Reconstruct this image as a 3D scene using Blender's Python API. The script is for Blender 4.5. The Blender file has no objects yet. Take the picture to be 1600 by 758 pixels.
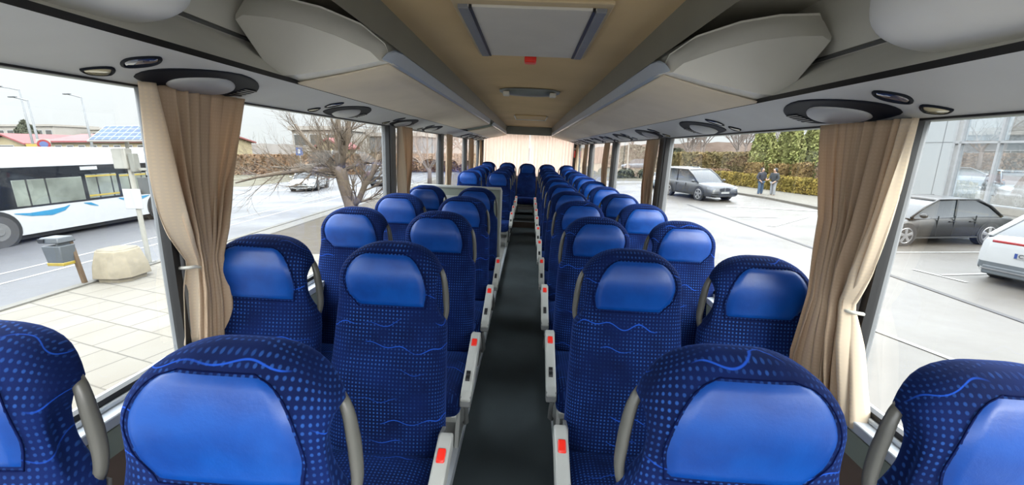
import bpy, math, random
from mathutils import Vector, Matrix, Quaternion
random.seed(7)
scene = bpy.context.scene
COL = scene.collection
PI = math.pi
CZ = 1.60          # camera height above the aisle floor
CXO = 0.0364       # camera offset from the coach centreline

# ------------------------------------------------------------------ meshes
class MB:
    """collects verts/faces (with optional uv per vertex) and links them as one mesh object"""
    def __init__(s): s.v = []; s.f = []; s.uv = None
    def add(s, vs, fs, uvs=None):
        b = len(s.v); s.v += [tuple(v) for v in vs]; s.f += [tuple(b+i for i in f) for f in fs]
        if uvs is not None:
            if s.uv is None: s.uv = [(0, 0)]*b
            s.uv += uvs
        elif s.uv is not None: s.uv += [(0, 0)]*len(vs)
        return s
    def box(s, c, d, rot=None):
        x, y, z = d[0]/2, d[1]/2, d[2]/2
        vs = [Vector(p) for p in ((-x,-y,-z),(x,-y,-z),(x,y,-z),(-x,y,-z),(-x,-y,z),(x,-y,z),(x,y,z),(-x,y,z))]
        if rot is not None: vs = [rot @ v for v in vs]
        return s.add([v+Vector(c) for v in vs], [(3,2,1,0),(4,5,6,7),(0,1,5,4),(1,2,6,5),(2,3,7,6),(3,0,4,7)])
    def bx(s, x0, x1, y0, y1, z0, z1):
        return s.box(((x0+x1)/2,(y0+y1)/2,(z0+z1)/2), (abs(x1-x0),abs(y1-y0),abs(z1-z0)))
    def quad(s, a, b, c, d): return s.add([a,b,c,d], [(0,1,2,3)])
    def tube(s, pts, rad, n=8, cap=True, flat=1.0):
        pts = [Vector(p) for p in pts]
        if not hasattr(rad, '__len__'): rad = [rad]*len(pts)
        t0 = (pts[1]-pts[0]).normalized()
        up = Vector((0,0,1)) if abs(t0.z) < .9 else Vector((1,0,0))
        u = t0.cross(up).normalized()
        vs = []
        for i, p in enumerate(pts):
            t = (pts[min(i+1,len(pts)-1)]-pts[max(i-1,0)])
            if t.length < 1e-9: t = t0
            t.normalize(); u = (u - t*u.dot(t)).normalized(); w = t.cross(u)
            for k in range(n):
                a = 2*PI*k/n
                vs.append(p + (u*math.cos(a)*flat + w*math.sin(a))*rad[i])
        fs = [(i*n+k, i*n+(k+1)%n, (i+1)*n+(k+1)%n, (i+1)*n+k) for i in range(len(pts)-1) for k in range(n)]
        if cap: fs += [tuple(range(n-1,-1,-1)), tuple((len(pts)-1)*n+k for k in range(n))]
        return s.add(vs, fs)
    def loft(s, rings, closed=True, cap=True):
        n = len(rings[0]); vs = [p for r in rings for p in r]; m = n if closed else n-1
        fs = [(i*n+k, i*n+(k+1)%n, (i+1)*n+(k+1)%n, (i+1)*n+k) for i in range(len(rings)-1) for k in range(m)]
        if cap: fs += [tuple(range(n-1,-1,-1)), tuple((len(rings)-1)*n+k for k in range(n))]
        return s.add(vs, fs)
    def cyl(s, c, axis, r, h, n=20, r2=None):
        axis = Vector(axis).normalized(); c = Vector(c)
        return s.tube([c-axis*h/2, c+axis*h/2], [r, r if r2 is None else r2], n)
    def sph(s, c, r, n=12, m=8):
        rings = []
        for i in range(1, m):
            a = PI*i/m
            rings.append([(c[0]+r[0]*math.sin(a)*math.cos(2*PI*k/n), c[1]+r[1]*math.sin(a)*math.sin(2*PI*k/n), c[2]+r[2]*math.cos(a)) for k in range(n)])
        return s.loft(rings)
    def prism(s, poly, o, ex, ey, ez, h):
        """polygon in the (ex,ey) plane at o, extruded by h along ez"""
        o, ex, ey, ez = map(Vector, (o, ex, ey, ez))
        a = [o+ex*p[0]+ey*p[1] for p in poly]; b = [p+ez*h for p in a]
        return s.loft([a, b])
    def grid(s, P, nu, nv, uv=None):
        vs = [P(i/nu, j/nv) for j in range(nv+1) for i in range(nu+1)]
        fs = [(j*(nu+1)+i, j*(nu+1)+i+1, (j+1)*(nu+1)+i+1, (j+1)*(nu+1)+i) for j in range(nv) for i in range(nu)]
        us = [uv(i/nu, j/nv) for j in range(nv+1) for i in range(nu+1)] if uv else None
        return s.add(vs, fs, us)
    def build(s, name, mat, parent=None, smooth=False, bevel=0, fix=True, angle=None, kind=None, solid=0):
        me = bpy.data.meshes.new(name); me.from_pydata(s.v, [], s.f); me.update()
        if fix:
            import bmesh
            b = bmesh.new(); b.from_mesh(me); bmesh.ops.recalc_face_normals(b, faces=b.faces[:]); b.to_mesh(me); b.free()
        if s.uv is not None:
            l = me.uv_layers.new(name='UVMap')
            for lp in me.loops: l.data[lp.index].uv = s.uv[lp.vertex_index]
        for m in (mat if isinstance(mat, (list, tuple)) else [mat]): me.materials.append(m)
        o = bpy.data.objects.new(name, me); COL.objects.link(o)
        if parent is not None: o.parent = parent
        if smooth:
            for p in me.polygons: p.use_smooth = True
            if angle: 
                try: me.set_sharp_from_angle(angle=math.radians(angle))
                except Exception: pass
        if solid:
            m = o.modifiers.new('thick', 'SOLIDIFY'); m.thickness = solid; m.offset = 0
        if bevel:
            m = o.modifiers.new('round', 'BEVEL'); m.width = bevel; m.segments = 2; m.limit_method = 'ANGLE'
            for p in me.polygons: p.use_smooth = True
            m.harden_normals = False
            try: me.set_sharp_from_angle(angle=math.radians(50))
            except Exception: pass
        if kind: o['kind'] = kind
        return o

def tag(o, label=None, cat=None, group=None, kind=None):
    if label: o['label'] = label
    if cat: o['category'] = cat
    if group: o['group'] = group
    if kind: o['kind'] = kind
    return o
def empty(name, label=None, cat=None, group=None, loc=(0,0,0), rz=0, kind=None):
    o = bpy.data.objects.new(name, None); COL.objects.link(o)
    o.location = loc; o.rotation_euler = (0,0,rz); o.empty_display_size = .1
    return tag(o, label, cat, group, kind)
KIDS = {}
def kids(o):
    return [c for c in bpy.data.objects if c.parent == o]
def copy_tree(o, cache):
    """cache: list of (part, [sub-parts]) of thing o"""
    r = o.copy(); COL.objects.link(r)
    for part, subs in cache:
        c = part.copy(); COL.objects.link(c); c.parent = r
        for g in subs:
            d = g.copy(); COL.objects.link(d); d.parent = c
    return r
def tree_cache(o): return [(c, kids(c)) for c in kids(o)]

# ------------------------------------------------------------------ materials
def srgb(r, g, b):
    f = lambda c: (c/255/12.92) if c/255 <= .04045 else ((c/255+.055)/1.055)**2.4
    return (f(r), f(g), f(b), 1)
def newmat(name):
    m = bpy.data.materials.new(name); m.use_nodes = True
    nt = m.node_tree; b = nt.nodes['Principled BSDF']
    return m, nt, b
def link(nt, a, b): nt.links.new(a, b)
def node(nt, t, **kw):
    n = nt.nodes.new(t)
    for k, v in kw.items(): setattr(n, k, v)
    return n
def math_n(nt, op, a, b=None, c=None):
    n = node(nt, 'ShaderNodeMath', operation=op)
    for i, x in enumerate((a, b, c)):
        if x is None: continue
        if isinstance(x, (int, float)): n.inputs[i].default_value = x
        else: link(nt, x, n.inputs[i])
    return n.outputs[0]
def mixc(nt, fac, a, b, blend='MIX'):
    n = node(nt, 'ShaderNodeMix', data_type='RGBA', blend_type=blend)
    for s, x in (('Factor', fac), ('A', a), ('B', b)):
        i = [q for q in n.inputs if q.name == s and (q.type == ('VALUE' if s == 'Factor' else 'RGBA'))][0]
        if isinstance(x, (int, float)): i.default_value = x
        elif isinstance(x, tuple): i.default_value = x
        else: link(nt, x, i)
    return [q for q in n.outputs if q.type == 'RGBA'][0]
def noise(nt, vec, scale, detail=2, rough=.5):
    n = node(nt, 'ShaderNodeTexNoise'); n.inputs['Scale'].default_value = scale
    n.inputs['Detail'].default_value = detail; n.inputs['Roughness'].default_value = rough
    if vec is not None: link(nt, vec, n.inputs['Vector'])
    return n.outputs['Fac']
def ramp(nt, fac, stops):
    n = node(nt, 'ShaderNodeValToRGB'); cr = n.color_ramp
    while len(cr.elements) < len(stops): cr.elements.new(.5)
    for e, (p, c) in zip(cr.elements, stops): e.position = p; e.color = c
    link(nt, fac, n.inputs[0]); return n.outputs[0]
def mrange(nt, v, a, b, c=0, d=1):
    n = node(nt, 'ShaderNodeMapRange'); n.inputs[1].default_value = a; n.inputs[2].default_value = b
    n.inputs[3].default_value = c; n.inputs[4].default_value = d; link(nt, v, n.inputs[0]); return n.outputs[0]
def objco(nt): return node(nt, 'ShaderNodeTexCoord').outputs['Object']
def plain(name, col, rough=.5, metal=0, var=.08, scale=6, bump=0, bscale=200, spec=.5, emit=None, sheen=0, coat=0):
    m, nt, b = newmat(name)
    co = objco(nt)
    n = noise(nt, co, scale, 4)
    f = mrange(nt, n, .3, .7, 1-var, 1+var)
    mul = node(nt, 'ShaderNodeVectorMath', operation='SCALE'); mul.inputs[0].default_value = col[:3]
    link(nt, f, mul.inputs['Scale']); link(nt, mul.outputs[0], b.inputs['Base Color'])
    b.inputs['Roughness'].default_value = rough; b.inputs['Metallic'].default_value = metal
    b.inputs['Specular IOR Level'].default_value = spec
    if sheen: b.inputs['Sheen Weight'].default_value = sheen
    if coat: b.inputs['Coat Weight'].default_value = coat; b.inputs['Coat Roughness'].default_value = .05
    if emit: b.inputs['Emission Color'].default_value = emit[0]; b.inputs['Emission Strength'].default_value = emit[1]
    if bump:
        bn = node(nt, 'ShaderNodeBump'); bn.inputs['Strength'].default_value = bump; bn.inputs['Distance'].default_value = .002
        link(nt, noise(nt, co, bscale, 3), bn.inputs['Height']); link(nt, bn.outputs[0], b.inputs['Normal'])
    return m

def fabric_mat(name):
    m, nt, b = newmat(name)
    uv = node(nt, 'ShaderNodeUVMap').outputs[0]
    oi = node(nt, 'ShaderNodeObjectInfo').outputs['Random']
    # regular dots
    sc = node(nt, 'ShaderNodeVectorMath', operation='SCALE'); sc.inputs['Scale'].default_value = 74; link(nt, uv, sc.inputs[0])
    fr = node(nt, 'ShaderNodeVectorMath', operation='FRACTION'); link(nt, sc.outputs[0], fr.inputs[0])
    sb = node(nt, 'ShaderNodeVectorMath', operation='SUBTRACT'); link(nt, fr.outputs[0], sb.inputs[0]); sb.inputs[1].default_value = (.5,.5,0)
    ln = node(nt, 'ShaderNodeVectorMath', operation='LENGTH'); link(nt, sb.outputs[0], ln.inputs[0])
    dot = mrange(nt, ln.outputs['Value'], .17, .30, 1, 0)
    off = node(nt, 'ShaderNodeCombineXYZ'); link(nt, math_n(nt, 'MULTIPLY', oi, 37.0), off.inputs[2])
    ad = node(nt, 'ShaderNodeVectorMath', operation='ADD'); link(nt, uv, ad.inputs[0]); link(nt, off.outputs[0], ad.inputs[1])
    patch = mrange(nt, noise(nt, ad.outputs[0], 9, 3, .6), .36, .70, .05, .74)
    dotm = math_n(nt, 'MULTIPLY', dot, patch)
    # loose wavy threads
    sp = node(nt, 'ShaderNodeSeparateXYZ'); link(nt, uv, sp.inputs[0])
    ph = math_n(nt, 'MULTIPLY', oi, 60.0)
    n1 = math_n(nt, 'MULTIPLY', noise(nt, ad.outputs[0], 5, 1), .11)
    wv = math_n(nt, 'MULTIPLY', math_n(nt, 'SINE', math_n(nt, 'ADD', math_n(nt, 'MULTIPLY', sp.outputs[0], 58), ph)), .0065)
    vv = math_n(nt, 'ADD', math_n(nt, 'ADD', sp.outputs[1], wv), n1)
    band = math_n(nt, 'DIVIDE', vv, .088)
    fb = math_n(nt, 'ABSOLUTE', math_n(nt, 'SUBTRACT', math_n(nt, 'FRACT', math_n(nt, 'ADD', band, 20)), .5))
    line = mrange(nt, fb, .008, .026, 1, 0)
    cx = node(nt, 'ShaderNodeCombineXYZ'); link(nt, math_n(nt, 'MULTIPLY', sp.outputs[0], 5.5), cx.inputs[0])
    link(nt, math_n(nt, 'MULTIPLY', math_n(nt, 'FLOOR', math_n(nt, 'ADD', band, 20)), 3.37), cx.inputs[1]); link(nt, ph, cx.inputs[2])
    msk = mrange(nt, noise(nt, cx.outputs[0], 1.0, 0), .55, .63, 0, 1)
    linem = math_n(nt, 'MULTIPLY', line, msk)
    base = ramp(nt, noise(nt, ad.outputs[0], 7, 3), [(.3, srgb(4,16,52)), (.7, srgb(8,26,74))])
    c1 = mixc(nt, dotm, base, srgb(44,88,164))
    c2 = mixc(nt, linem, c1, srgb(26,72,170))
    link(nt, c2, b.inputs['Base Color'])
    b.inputs['Roughness'].default_value = .9; b.inputs['Specular IOR Level'].default_value = .12
    b.inputs['Sheen Weight'].default_value = .22; b.inputs['Sheen Roughness'].default_value = .4; b.inputs['Sheen Tint'].default_value = srgb(70,120,230)
    bp = node(nt, 'ShaderNodeBump'); bp.inputs['Strength'].default_value = .25; bp.inputs['Distance'].default_value = .002
    link(nt, dot, bp.inputs['Height']); link(nt, bp.outputs[0], b.inputs['Normal'])
    return m
def leather_mat(name):
    m, nt, b = newmat(name)
    co = objco(nt); oi = node(nt, 'ShaderNodeObjectInfo').outputs['Random']
    c = mixc(nt, oi, srgb(0,58,132), srgb(2,68,146))
    link(nt, mixc(nt, mrange(nt, noise(nt, co, 14, 4), .35, .7), c, srgb(0,52,124)), b.inputs['Base Color'])
    b.inputs['Roughness'].default_value = .38; b.inputs['Specular IOR Level'].default_value = .36
    wv = noise(nt, co, 38, 5, .65)
    bp = node(nt, 'ShaderNodeBump'); bp.inputs['Strength'].default_value = .18; bp.inputs['Distance'].default_value = .004
    link(nt, wv, bp.inputs['Height']); link(nt, bp.outputs[0], b.inputs['Normal'])
    return m
def curtain_mat(name, col, dots, trans=.45):
    m, nt, b = newmat(name)
    uv = node(nt, 'ShaderNodeUVMap').outputs[0]
    sc = node(nt, 'ShaderNodeVectorMath', operation='MULTIPLY'); sc.inputs[1].default_value = (85,85,1); link(nt, uv, sc.inputs[0])
    fr = node(nt, 'ShaderNodeVectorMath', operation='FRACTION'); link(nt, sc.outputs[0], fr.inputs[0])
    sb = node(nt, 'ShaderNodeVectorMath', operation='SUBTRACT'); link(nt, fr.outputs[0], sb.inputs[0]); sb.inputs[1].default_value = (.5,.5,0)
    ln = node(nt, 'ShaderNodeVectorMath', operation='LENGTH'); link(nt, sb.outputs[0], ln.inputs[0])
    d = math_n(nt, 'MULTIPLY', mrange(nt, ln.outputs['Value'], .2, .38, 1, 0), .16)
    su = node(nt, 'ShaderNodeSeparateXYZ'); link(nt, uv, su.inputs[0]); hem = mrange(nt, su.outputs[0], .085, .10, 1, 0)  # hem strip: backlight through the single cloth layer, painted as lighter colour
    d = math_n(nt, 'MULTIPLY', d, math_n(nt, 'ADD', math_n(nt, 'MULTIPLY', hem, 2.0), .7))
    body = mixc(nt, hem, mixc(nt, noise(nt, uv, 5, 4), col, tuple(x*.86 for x in col[:3])+(1,)), mixc(nt, .5, col, srgb(240,232,214)))
    c = mixc(nt, d, body, dots)
    nt.nodes.remove(b)
    df = node(nt, 'ShaderNodeBsdfDiffuse'); tr = node(nt, 'ShaderNodeBsdfTranslucent'); mx = node(nt, 'ShaderNodeMixShader')
    link(nt, c, df.inputs[0]); link(nt, c, tr.inputs[0]); mx.inputs[0].default_value = trans
    link(nt, df.outputs[0], mx.inputs[1]); link(nt, tr.outputs[0], mx.inputs[2])
    link(nt, mx.outputs[0], nt.nodes['Material Output'].inputs[0])
    return m
def glass_mat(name, tint=(.97,1,.985,1), refl=1.0, haze=.016):
    m, nt, b = newmat(name); nt.nodes.remove(b)
    t = node(nt, 'ShaderNodeBsdfTransparent'); t.inputs[0].default_value = tint
    g = node(nt, 'ShaderNodeBsdfGlossy'); g.inputs['Roughness'].default_value = .0
    ge = node(nt, 'ShaderNodeNewGeometry'); dp = node(nt, 'ShaderNodeVectorMath', operation='DOT_PRODUCT')
    link(nt, ge.outputs['Normal'], dp.inputs[0]); link(nt, ge.outputs['Incoming'], dp.inputs[1])
    fzo = math_n(nt, 'ADD', math_n(nt, 'MULTIPLY', math_n(nt, 'POWER', math_n(nt, 'SUBTRACT', 1.0, math_n(nt, 'ABSOLUTE', dp.outputs['Value'])), 5.0), .92), .07)
    n = noise(nt, objco(nt), 9, 4)
    mx = node(nt, 'ShaderNodeMixShader'); link(nt, math_n(nt, 'MINIMUM', math_n(nt, 'MULTIPLY', fzo, refl), 1.0), mx.inputs[0])
    link(nt, t.outputs[0], mx.inputs[1]); link(nt, g.outputs[0], mx.inputs[2])
    df = node(nt, 'ShaderNodeBsdfDiffuse'); df.inputs[0].default_value = (.8,.8,.78,1)
    m2 = node(nt, 'ShaderNodeMixShader'); link(nt, mrange(nt, n, .35, .75, haze*.5, haze*1.6), m2.inputs[0])
    link(nt, mx.outputs[0], m2.inputs[1]); link(nt, df.outputs[0], m2.inputs[2])
    link(nt, m2.outputs[0], nt.nodes['Material Output'].inputs[0])
    return m

M = {}
M['fabric'] = fabric_mat('seat_fabric'); M['leather'] = leather_mat('headrest_leather')
M['seam'] = plain('seam_thread', srgb(5,14,52), .95, spec=.05)
M['handle'] = plain('handle_plastic', srgb(84,84,79), .38, var=.05)
M['arm'] = plain('armrest_plastic', srgb(158,160,156), .45, var=.05)
M['arm_dark'] = plain('armrest_dark', srgb(96,98,98), .5)
M['red'] = plain('red_plastic', srgb(214,40,28), .35, var=.04)
M['black'] = plain('black_plastic', srgb(22,23,26), .4)
M['leg'] = plain('leg_metal', srgb(148,150,146), .45, metal=.3)
M['floor'] = None
M['grey_lt'] = plain('light_grey_trim', srgb(196,194,184), .5, var=.04)
M['grey_cap'] = plain('cap_grey', srgb(232,230,222), .55, var=.03, bump=.05, bscale=400)
M['grey_panel'] = plain('panel_grey', srgb(188,189,187), .5, var=.03)
M['grey_green'] = plain('grey_green_panel', srgb(122,129,119), .55, var=.04)
M['strip'] = plain('rack_strip', srgb(176,186,200), .28, var=.03)
M['beige'] = plain('rack_beige', srgb(214,202,182), .7, var=.04, bump=.05)
M['cove'] = plain('cove_dark', srgb(112,111,101), .35, var=.06)
M['ceil'] = plain('ceiling_tan', srgb(192,166,122), .8, var=.08, scale=2)
M['hatch'] = plain('hatch_grey', srgb(186,182,172), .6, var=.04)
M['hatch_rim'] = plain('hatch_rim', srgb(178,160,128), .7)
M['rail'] = plain('metal_rail', srgb(112,114,118), .5)
M['rubber'] = plain('window_rubber', srgb(24,24,26), .55)
M['alu'] = plain('aluminium_sill', srgb(196,202,208), .35, metal=.35, var=.03)
M['brown'] = plain('wall_carpet_brown', srgb(104,88,78), .85)
M['pillar'] = plain('pillar_grey', srgb(112,114,116), .6)
M['lens'] = plain('lamp_lens', srgb(52,62,92), .08, spec=.9, coat=1)
M['lens2'] = plain('lamp_lens_pale', srgb(196,186,150), .15, spec=.8, coat=1)
M['chrome'] = plain('dark_bezel', srgb(24,28,36), .6, spec=.12)
M['glass'] = glass_mat('window_glass')
M['curtain'] = curtain_mat('curtain_tan', srgb(214,188,160), srgb(240,222,194), .28)
M['curtain2'] = curtain_mat('curtain_rear', srgb(240,214,194), srgb(244,222,204), .55)
M['white_lining'] = plain('roof_lining', srgb(228,225,214), .7, var=.03)
M['white'] = plain('white_paint', srgb(206,208,206), .5)

def floor_mat():
    m, nt, b = newmat('aisle_carpet')
    co = objco(nt)
    f = noise(nt, co, 420, 2); g = noise(nt, co, 5, 4)
    c = ramp(nt, f, [(.35, srgb(40,47,49)), (.6, srgb(66,75,78)), (.8, srgb(112,122,125))])
    link(nt, mixc(nt, mrange(nt, g, .35, .75, 0, .5), c, srgb(46,52,54)), b.inputs['Base Color'])
    b.inputs['Roughness'].default_value = .9; b.inputs['Specular IOR Level'].default_value = .2
    return m
M['floor'] = floor_mat()

# ------------------------------------------------------------------ seat
def interp(t, xs, ys):
    if t <= xs[0]: return ys[0]
    for i in range(len(xs)-1):
        if t <= xs[i+1]:
            k = (t-xs[i])/(xs[i+1]-xs[i]); k = k*k*(3-2*k)*.5+k*.5
            return ys[i]+(ys[i+1]-ys[i])*k
    return ys[-1]
ST = 1.15                                     # seat height
def bk_w(zt, handle=0.0):
    w = interp(zt, [0,.10,.15,.20,.26,.34,.5,.75], [.186,.192,.193,.196,.204,.210,.216,.219])
    if zt < .145: w *= max(0.0, 1-((.145-zt)/.1465)**2.35)**(1/2.35)
    if handle: w -= .042*handle*max(0, 1-abs((zt-.185)/.095)**2.6)
    return max(w, .006)
def bk_d(zt):
    d = interp(zt, [0,.1,.2,.3,.55,.75], [.052,.056,.05,.054,.062,.06])
    if zt < .05: d *= max(0.02, 1-((.05-zt)/.0505)**2.2)**(1/2.2)
    return d
def bk_yc(zt): return -.19*zt + .004 - .022*math.exp(-((zt-.11)/.09)**2) - .014*math.exp(-((zt-.5)/.12)**2)
NN = 3.2
def bk_front(x, zt, h):
    w = bk_w(zt); u = min(1, abs(x)/w)
    return bk_yc(zt) - bk_d(zt)*(max(0, 1-u**NN))**(1/NN)

def make_backrest(h, parent):
    mb = MB(); nr, nc = 44, 84
    zs = [0,.002,.006,.012,.02,.03,.042,.056,.072,.09,.11]+[.11+(.76-.11)*i/32 for i in range(1,33)]
    vs = []; uvs = []
    for zt in zs:
        d = bk_d(zt); yc = bk_yc(zt); yf = yc-d
        for k in range(nc):
            a = 2*PI*k/nc; c, s_ = math.cos(a), math.sin(a)
            q_ = min(1, max(0, (s_+.75)/.85)); w = bk_w(zt, q_*q_*(3-2*q_) if c*h > 0 else 0)
            x = w*math.copysign(abs(c)**(2/NN), c); y = yc + d*math.copysign(abs(s_)**(2/NN), s_)
            vs.append((x, y, ST-zt))
            dy = y-yf; sl = (bk_w(zt+.004)-bk_w(max(0, zt-.004)))/.008; nl = math.hypot(1, sl)
            wt = max(min(1, abs(x)/w)**4, 1-zt/.02)
            uvs.append((x+math.copysign(dy*wt/nl, x), -zt + dy*wt*sl/nl))
    n = len(zs)
    fs = [(i*nc+k, i*nc+(k+1)%nc, (i+1)*nc+(k+1)%nc, (i+1)*nc+k) for i in range(n-1) for k in range(nc)]
    fs += [tuple(range(nc-1,-1,-1)), tuple((n-1)*nc+k for k in range(nc))]
    mb.add(vs, fs, uvs)
    return mb.build('backrest', M['fabric'], parent, smooth=True)
def pad_lr(zt, h):
    t = (zt-.030)/(.222-.030)
    hw = interp(t, [0,.45,.7,1], [.150,.153,.153,.150])
    def dome(k, e): return hw*(max(.0, 1-((k-t)/(k+.004))**e)**(1/e)*.66+.34) if t < k else hw
    inner, outer = dome(.80, 2.0)-.010, dome(.58, 2.3)+.010
    outer -= interp(t, [.52,.74,1.0], [0,.008,.050]); inner -= interp(t, [.7,1.0], [0,.006])
    return (outer, inner) if h > 0 else (inner, outer)
def make_pad(h, parent):
    mb = MB(); nu, nv = 20, 18
    def P(u, v):
        zt = .030+.192*v; l, r = pad_lr(zt, h); x = -l+(l+r)*u
        e = min(min(u, 1-u)*(l+r), min(v, 1-v)*.192)
        rise = -.004 + .0095*min(1, e/.012)**.6
        return (x, bk_front(x, zt, h)-rise, ST-zt)
    mb.grid(P, nu, nv)
    return mb.build('headrest_pad', M['leather'], parent, smooth=True)
def make_seam(h, parent):
    pts = []
    for i in range(61):
        q = i/60*4; k = int(q) % 4; t = q-int(q)
        u, v = [(t,0),(1,t),(1-t,1),(0,1-t)][k]
        zt = .029+.194*v; l, r = pad_lr(min(.222, max(.030, zt)), h); x = -(l+.001)+(l+r+.002)*u
        pts.append((x, bk_front(x, zt, h)-.0026, ST-zt))
    return MB().tube(pts, .0013, 5).build('piping', M['seam'], parent, smooth=True)
def make_seat_variant(h, aisle):
    """h=+1: the grab handle (aisle side) is on +x"""
    root = empty('coach_seat')
    b = make_backrest(h, root)
    p = make_pad(h, root); make_seam(h, p)
    # grab handle: a bowed bar closing the notch at the shoulder
    pts = []
    for i in range(15):
        t = i/14; zt = .088+.20*t
        x = h*(bk_w(zt)-.012+.013*math.sin(PI*t)**.7)
        pts.append((x, bk_yc(zt)+.018, ST-zt))
    MB().tube(pts, [.0085+.0025*math.sin(PI*i/14) for i in range(15)], 10, flat=1.25).build('grab_handle', M['handle'], root, smooth=True)
    # cushion
    mb = MB(); zs_ = []
    def ring(y, hw, z0, z1):
        r = []
        for k in range(24):
            a = 2*PI*k/24; c, s_ = math.cos(a), math.sin(a)
            r.append((hw*math.copysign(abs(c)**.5, c), y, (z0+z1)/2+(z1-z0)/2*math.copysign(abs(s_)**.55, s_)))
        return r
    st = [(-.628,.205,.30,.335),(-.622,.214,.275,.365),(-.60,.220,.262,.392),(-.56,.222,.262,.405),(-.45,.222,.265,.404),(-.30,.222,.265,.396),(-.12,.220,.265,.388),(-.10,.21,.28,.37)]
    rings = [ring(*s_) for s_ in st]
    vs = [q for r in rings for q in r]; n = 24
    fs = [(i*n+k, i*n+(k+1)%n, (i+1)*n+(k+1)%n, (i+1)*n+k) for i in range(len(rings)-1) for k in range(n)]+[tuple(range(n-1,-1,-1)), tuple((len(rings)-1)*n+k for k in range(n))]
    mb.add(vs, fs, [(q[0], q[2]-q[1]) for q in vs])
    mb.build('seat_cushion', M['fabric'], root, smooth=True)
    # rear shell of the backrest
    MB().grid(lambda u, v: ((-.2+.4*u)*(1-.06*(1-v)), bk_yc(.31+.40*v)+bk_d(.31+.40*v)+.004-.012*abs(2*u-1)**4, ST-(.31+.40*v)), 8, 12).build('back_shell', M['arm_dark'], root, smooth=True, solid=.006)
    # under-seat frame and legs
    MB().box((0,-.36,.245), (.40,.46,.035)).build('seat_frame', M['leg'], root, bevel=.006)
    for sx in (-1, 1):
        x = sx*.185
        MB().prism([(-.50,0),(-.14,0),(-.22,.235),(-.42,.235)], (x-.012,0,0), (0,1,0), (0,0,1), (1,0,0), .024).build('leg', M['leg'], root, bevel=.004)
    if aisle:
        x = h*.246
        poly = [(-.235,.535),(-.235,.475),(-.30,.455),(-.585,.345),(-.615,.345),(-.625,.372),(-.60,.41),(-.33,.52),(-.27,.54)]
        a = MB().prism(poly, (x-.024,0,0), (0,1,0), (0,0,1), (1,0,0), .048).build('armrest', M['arm'], root, bevel=.007)
        d = Vector((0,-.285,-.112)).normalized(); up = Vector((0,-d.z,d.y)); up = Vector((0,.366,.93)).normalized() if up.z < 0 else up
        rot = Matrix((Vector((1,0,0)), -d, up)).transposed()
        MB().box((x,-.335,.515), (.028,.042,.024), rot).build('recline_lever', M['red'], a, bevel=.004)
        MB().box((x,-.605,.372), (.052,.04,.05), rot).build('end_cap', M['arm_dark'], a, bevel=.006)
        mb = MB()
        for q in (0, 1): mb.box((x-.002,-.515-.026*q,.449-.011*q), (.020,.018,.012), rot)
        mb.build('socket', M['black'], a)
        MB().prism([(-.46,.255),(-.20,.255),(-.16,.50),(-.235,.52)], (h*.222-.007,0,0), (0,1,0), (0,0,1), (1,0,0), .014).build('armrest_bracket', M['arm_dark'], root, bevel=.003)
        MB().tube([(h*.215,-.45,.25),(h*.222,-.40,.17),(h*.226,-.42,.11),(h*.21,-.36,.06)], [.014,.012,.013,.012], 8).build('foot_pedal', M['arm_dark'], root, smooth=True)
    return root

ORD = ['first','second','third','fourth','fifth','sixth','seventh','eighth','ninth','tenth','eleventh','twelfth']
PROTO = {}
def top_rel(y): return -.3437-.0106*min(y, 4.4)
def place_seat(h, aisle, x, y, label, group, dz=0):
    key = (h, aisle)
    if key not in PROTO:
        r = make_seat_variant(h, aisle); PROTO[key] = (r, tree_cache(r))
    else:
        p, cache = PROTO[key]; r = copy_tree(p, cache)
    r.location = (x, y+.045, CZ+top_rel(y)+dz-ST)
    tag(r, label, 'seat', group)
    return r
XA, XW = .446, .930
for k in range(1, 12):
    y = -.134+.82*k; o_ = ORD[k-1]
    place_seat(-1, True, XA, y, f'blue patterned aisle seat right of the aisle, {o_} from the front' if k > 1 else 'blue patterned aisle seat right of the aisle, large and cut off by the bottom edge', 'blue coach seats in rows')
    place_seat(-1, False, XW, y, f'blue patterned window seat along the right windows, {o_} from the front' if k > 1 else 'blue patterned window seat cut off at the bottom right, nearest the right windows', 'blue coach seats in rows')
for k in range(1, 6):
    y = -.217+.82*k; o_ = ORD[k-1]
    place_seat(1, True, -XA, y, f'blue patterned aisle seat left of the aisle before the partition, {o_} from the front' if k > 1 else 'blue patterned aisle seat left of the aisle, large and cut off by the bottom edge', 'blue coach seats in rows')
    place_seat(1, False, -XW, y, f'blue patterned window seat along the left windows before the partition, {o_} from the front' if k > 1 else 'blue patterned window seat cut off at the bottom left, nearest the left windows', 'blue coach seats in rows')
for k, y in enumerate((6.75, 7.5, 8.25, 9.0)):
    place_seat(1, True, -XA, y, f'blue aisle seat left of the aisle behind the partition, {ORD[k]} row back from it', 'blue coach seats in rows')
    place_seat(1, False, -XW, y, f'blue window seat on the left behind the partition, {ORD[k]} row back from it', 'blue coach seats in rows')
for x, lb in ((-.925,'leftmost seat'),(-.462,'seat left of the middle one'),(.0,'middle seat facing straight down the aisle'),(.462,'seat right of the middle one'),(.925,'rightmost seat')):
    place_seat(1 if x < 0 else -1, False, x, 9.71, f'blue rear bench seat before the back curtain, {lb}', 'blue seats of the rear bench', dz=.05)

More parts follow.
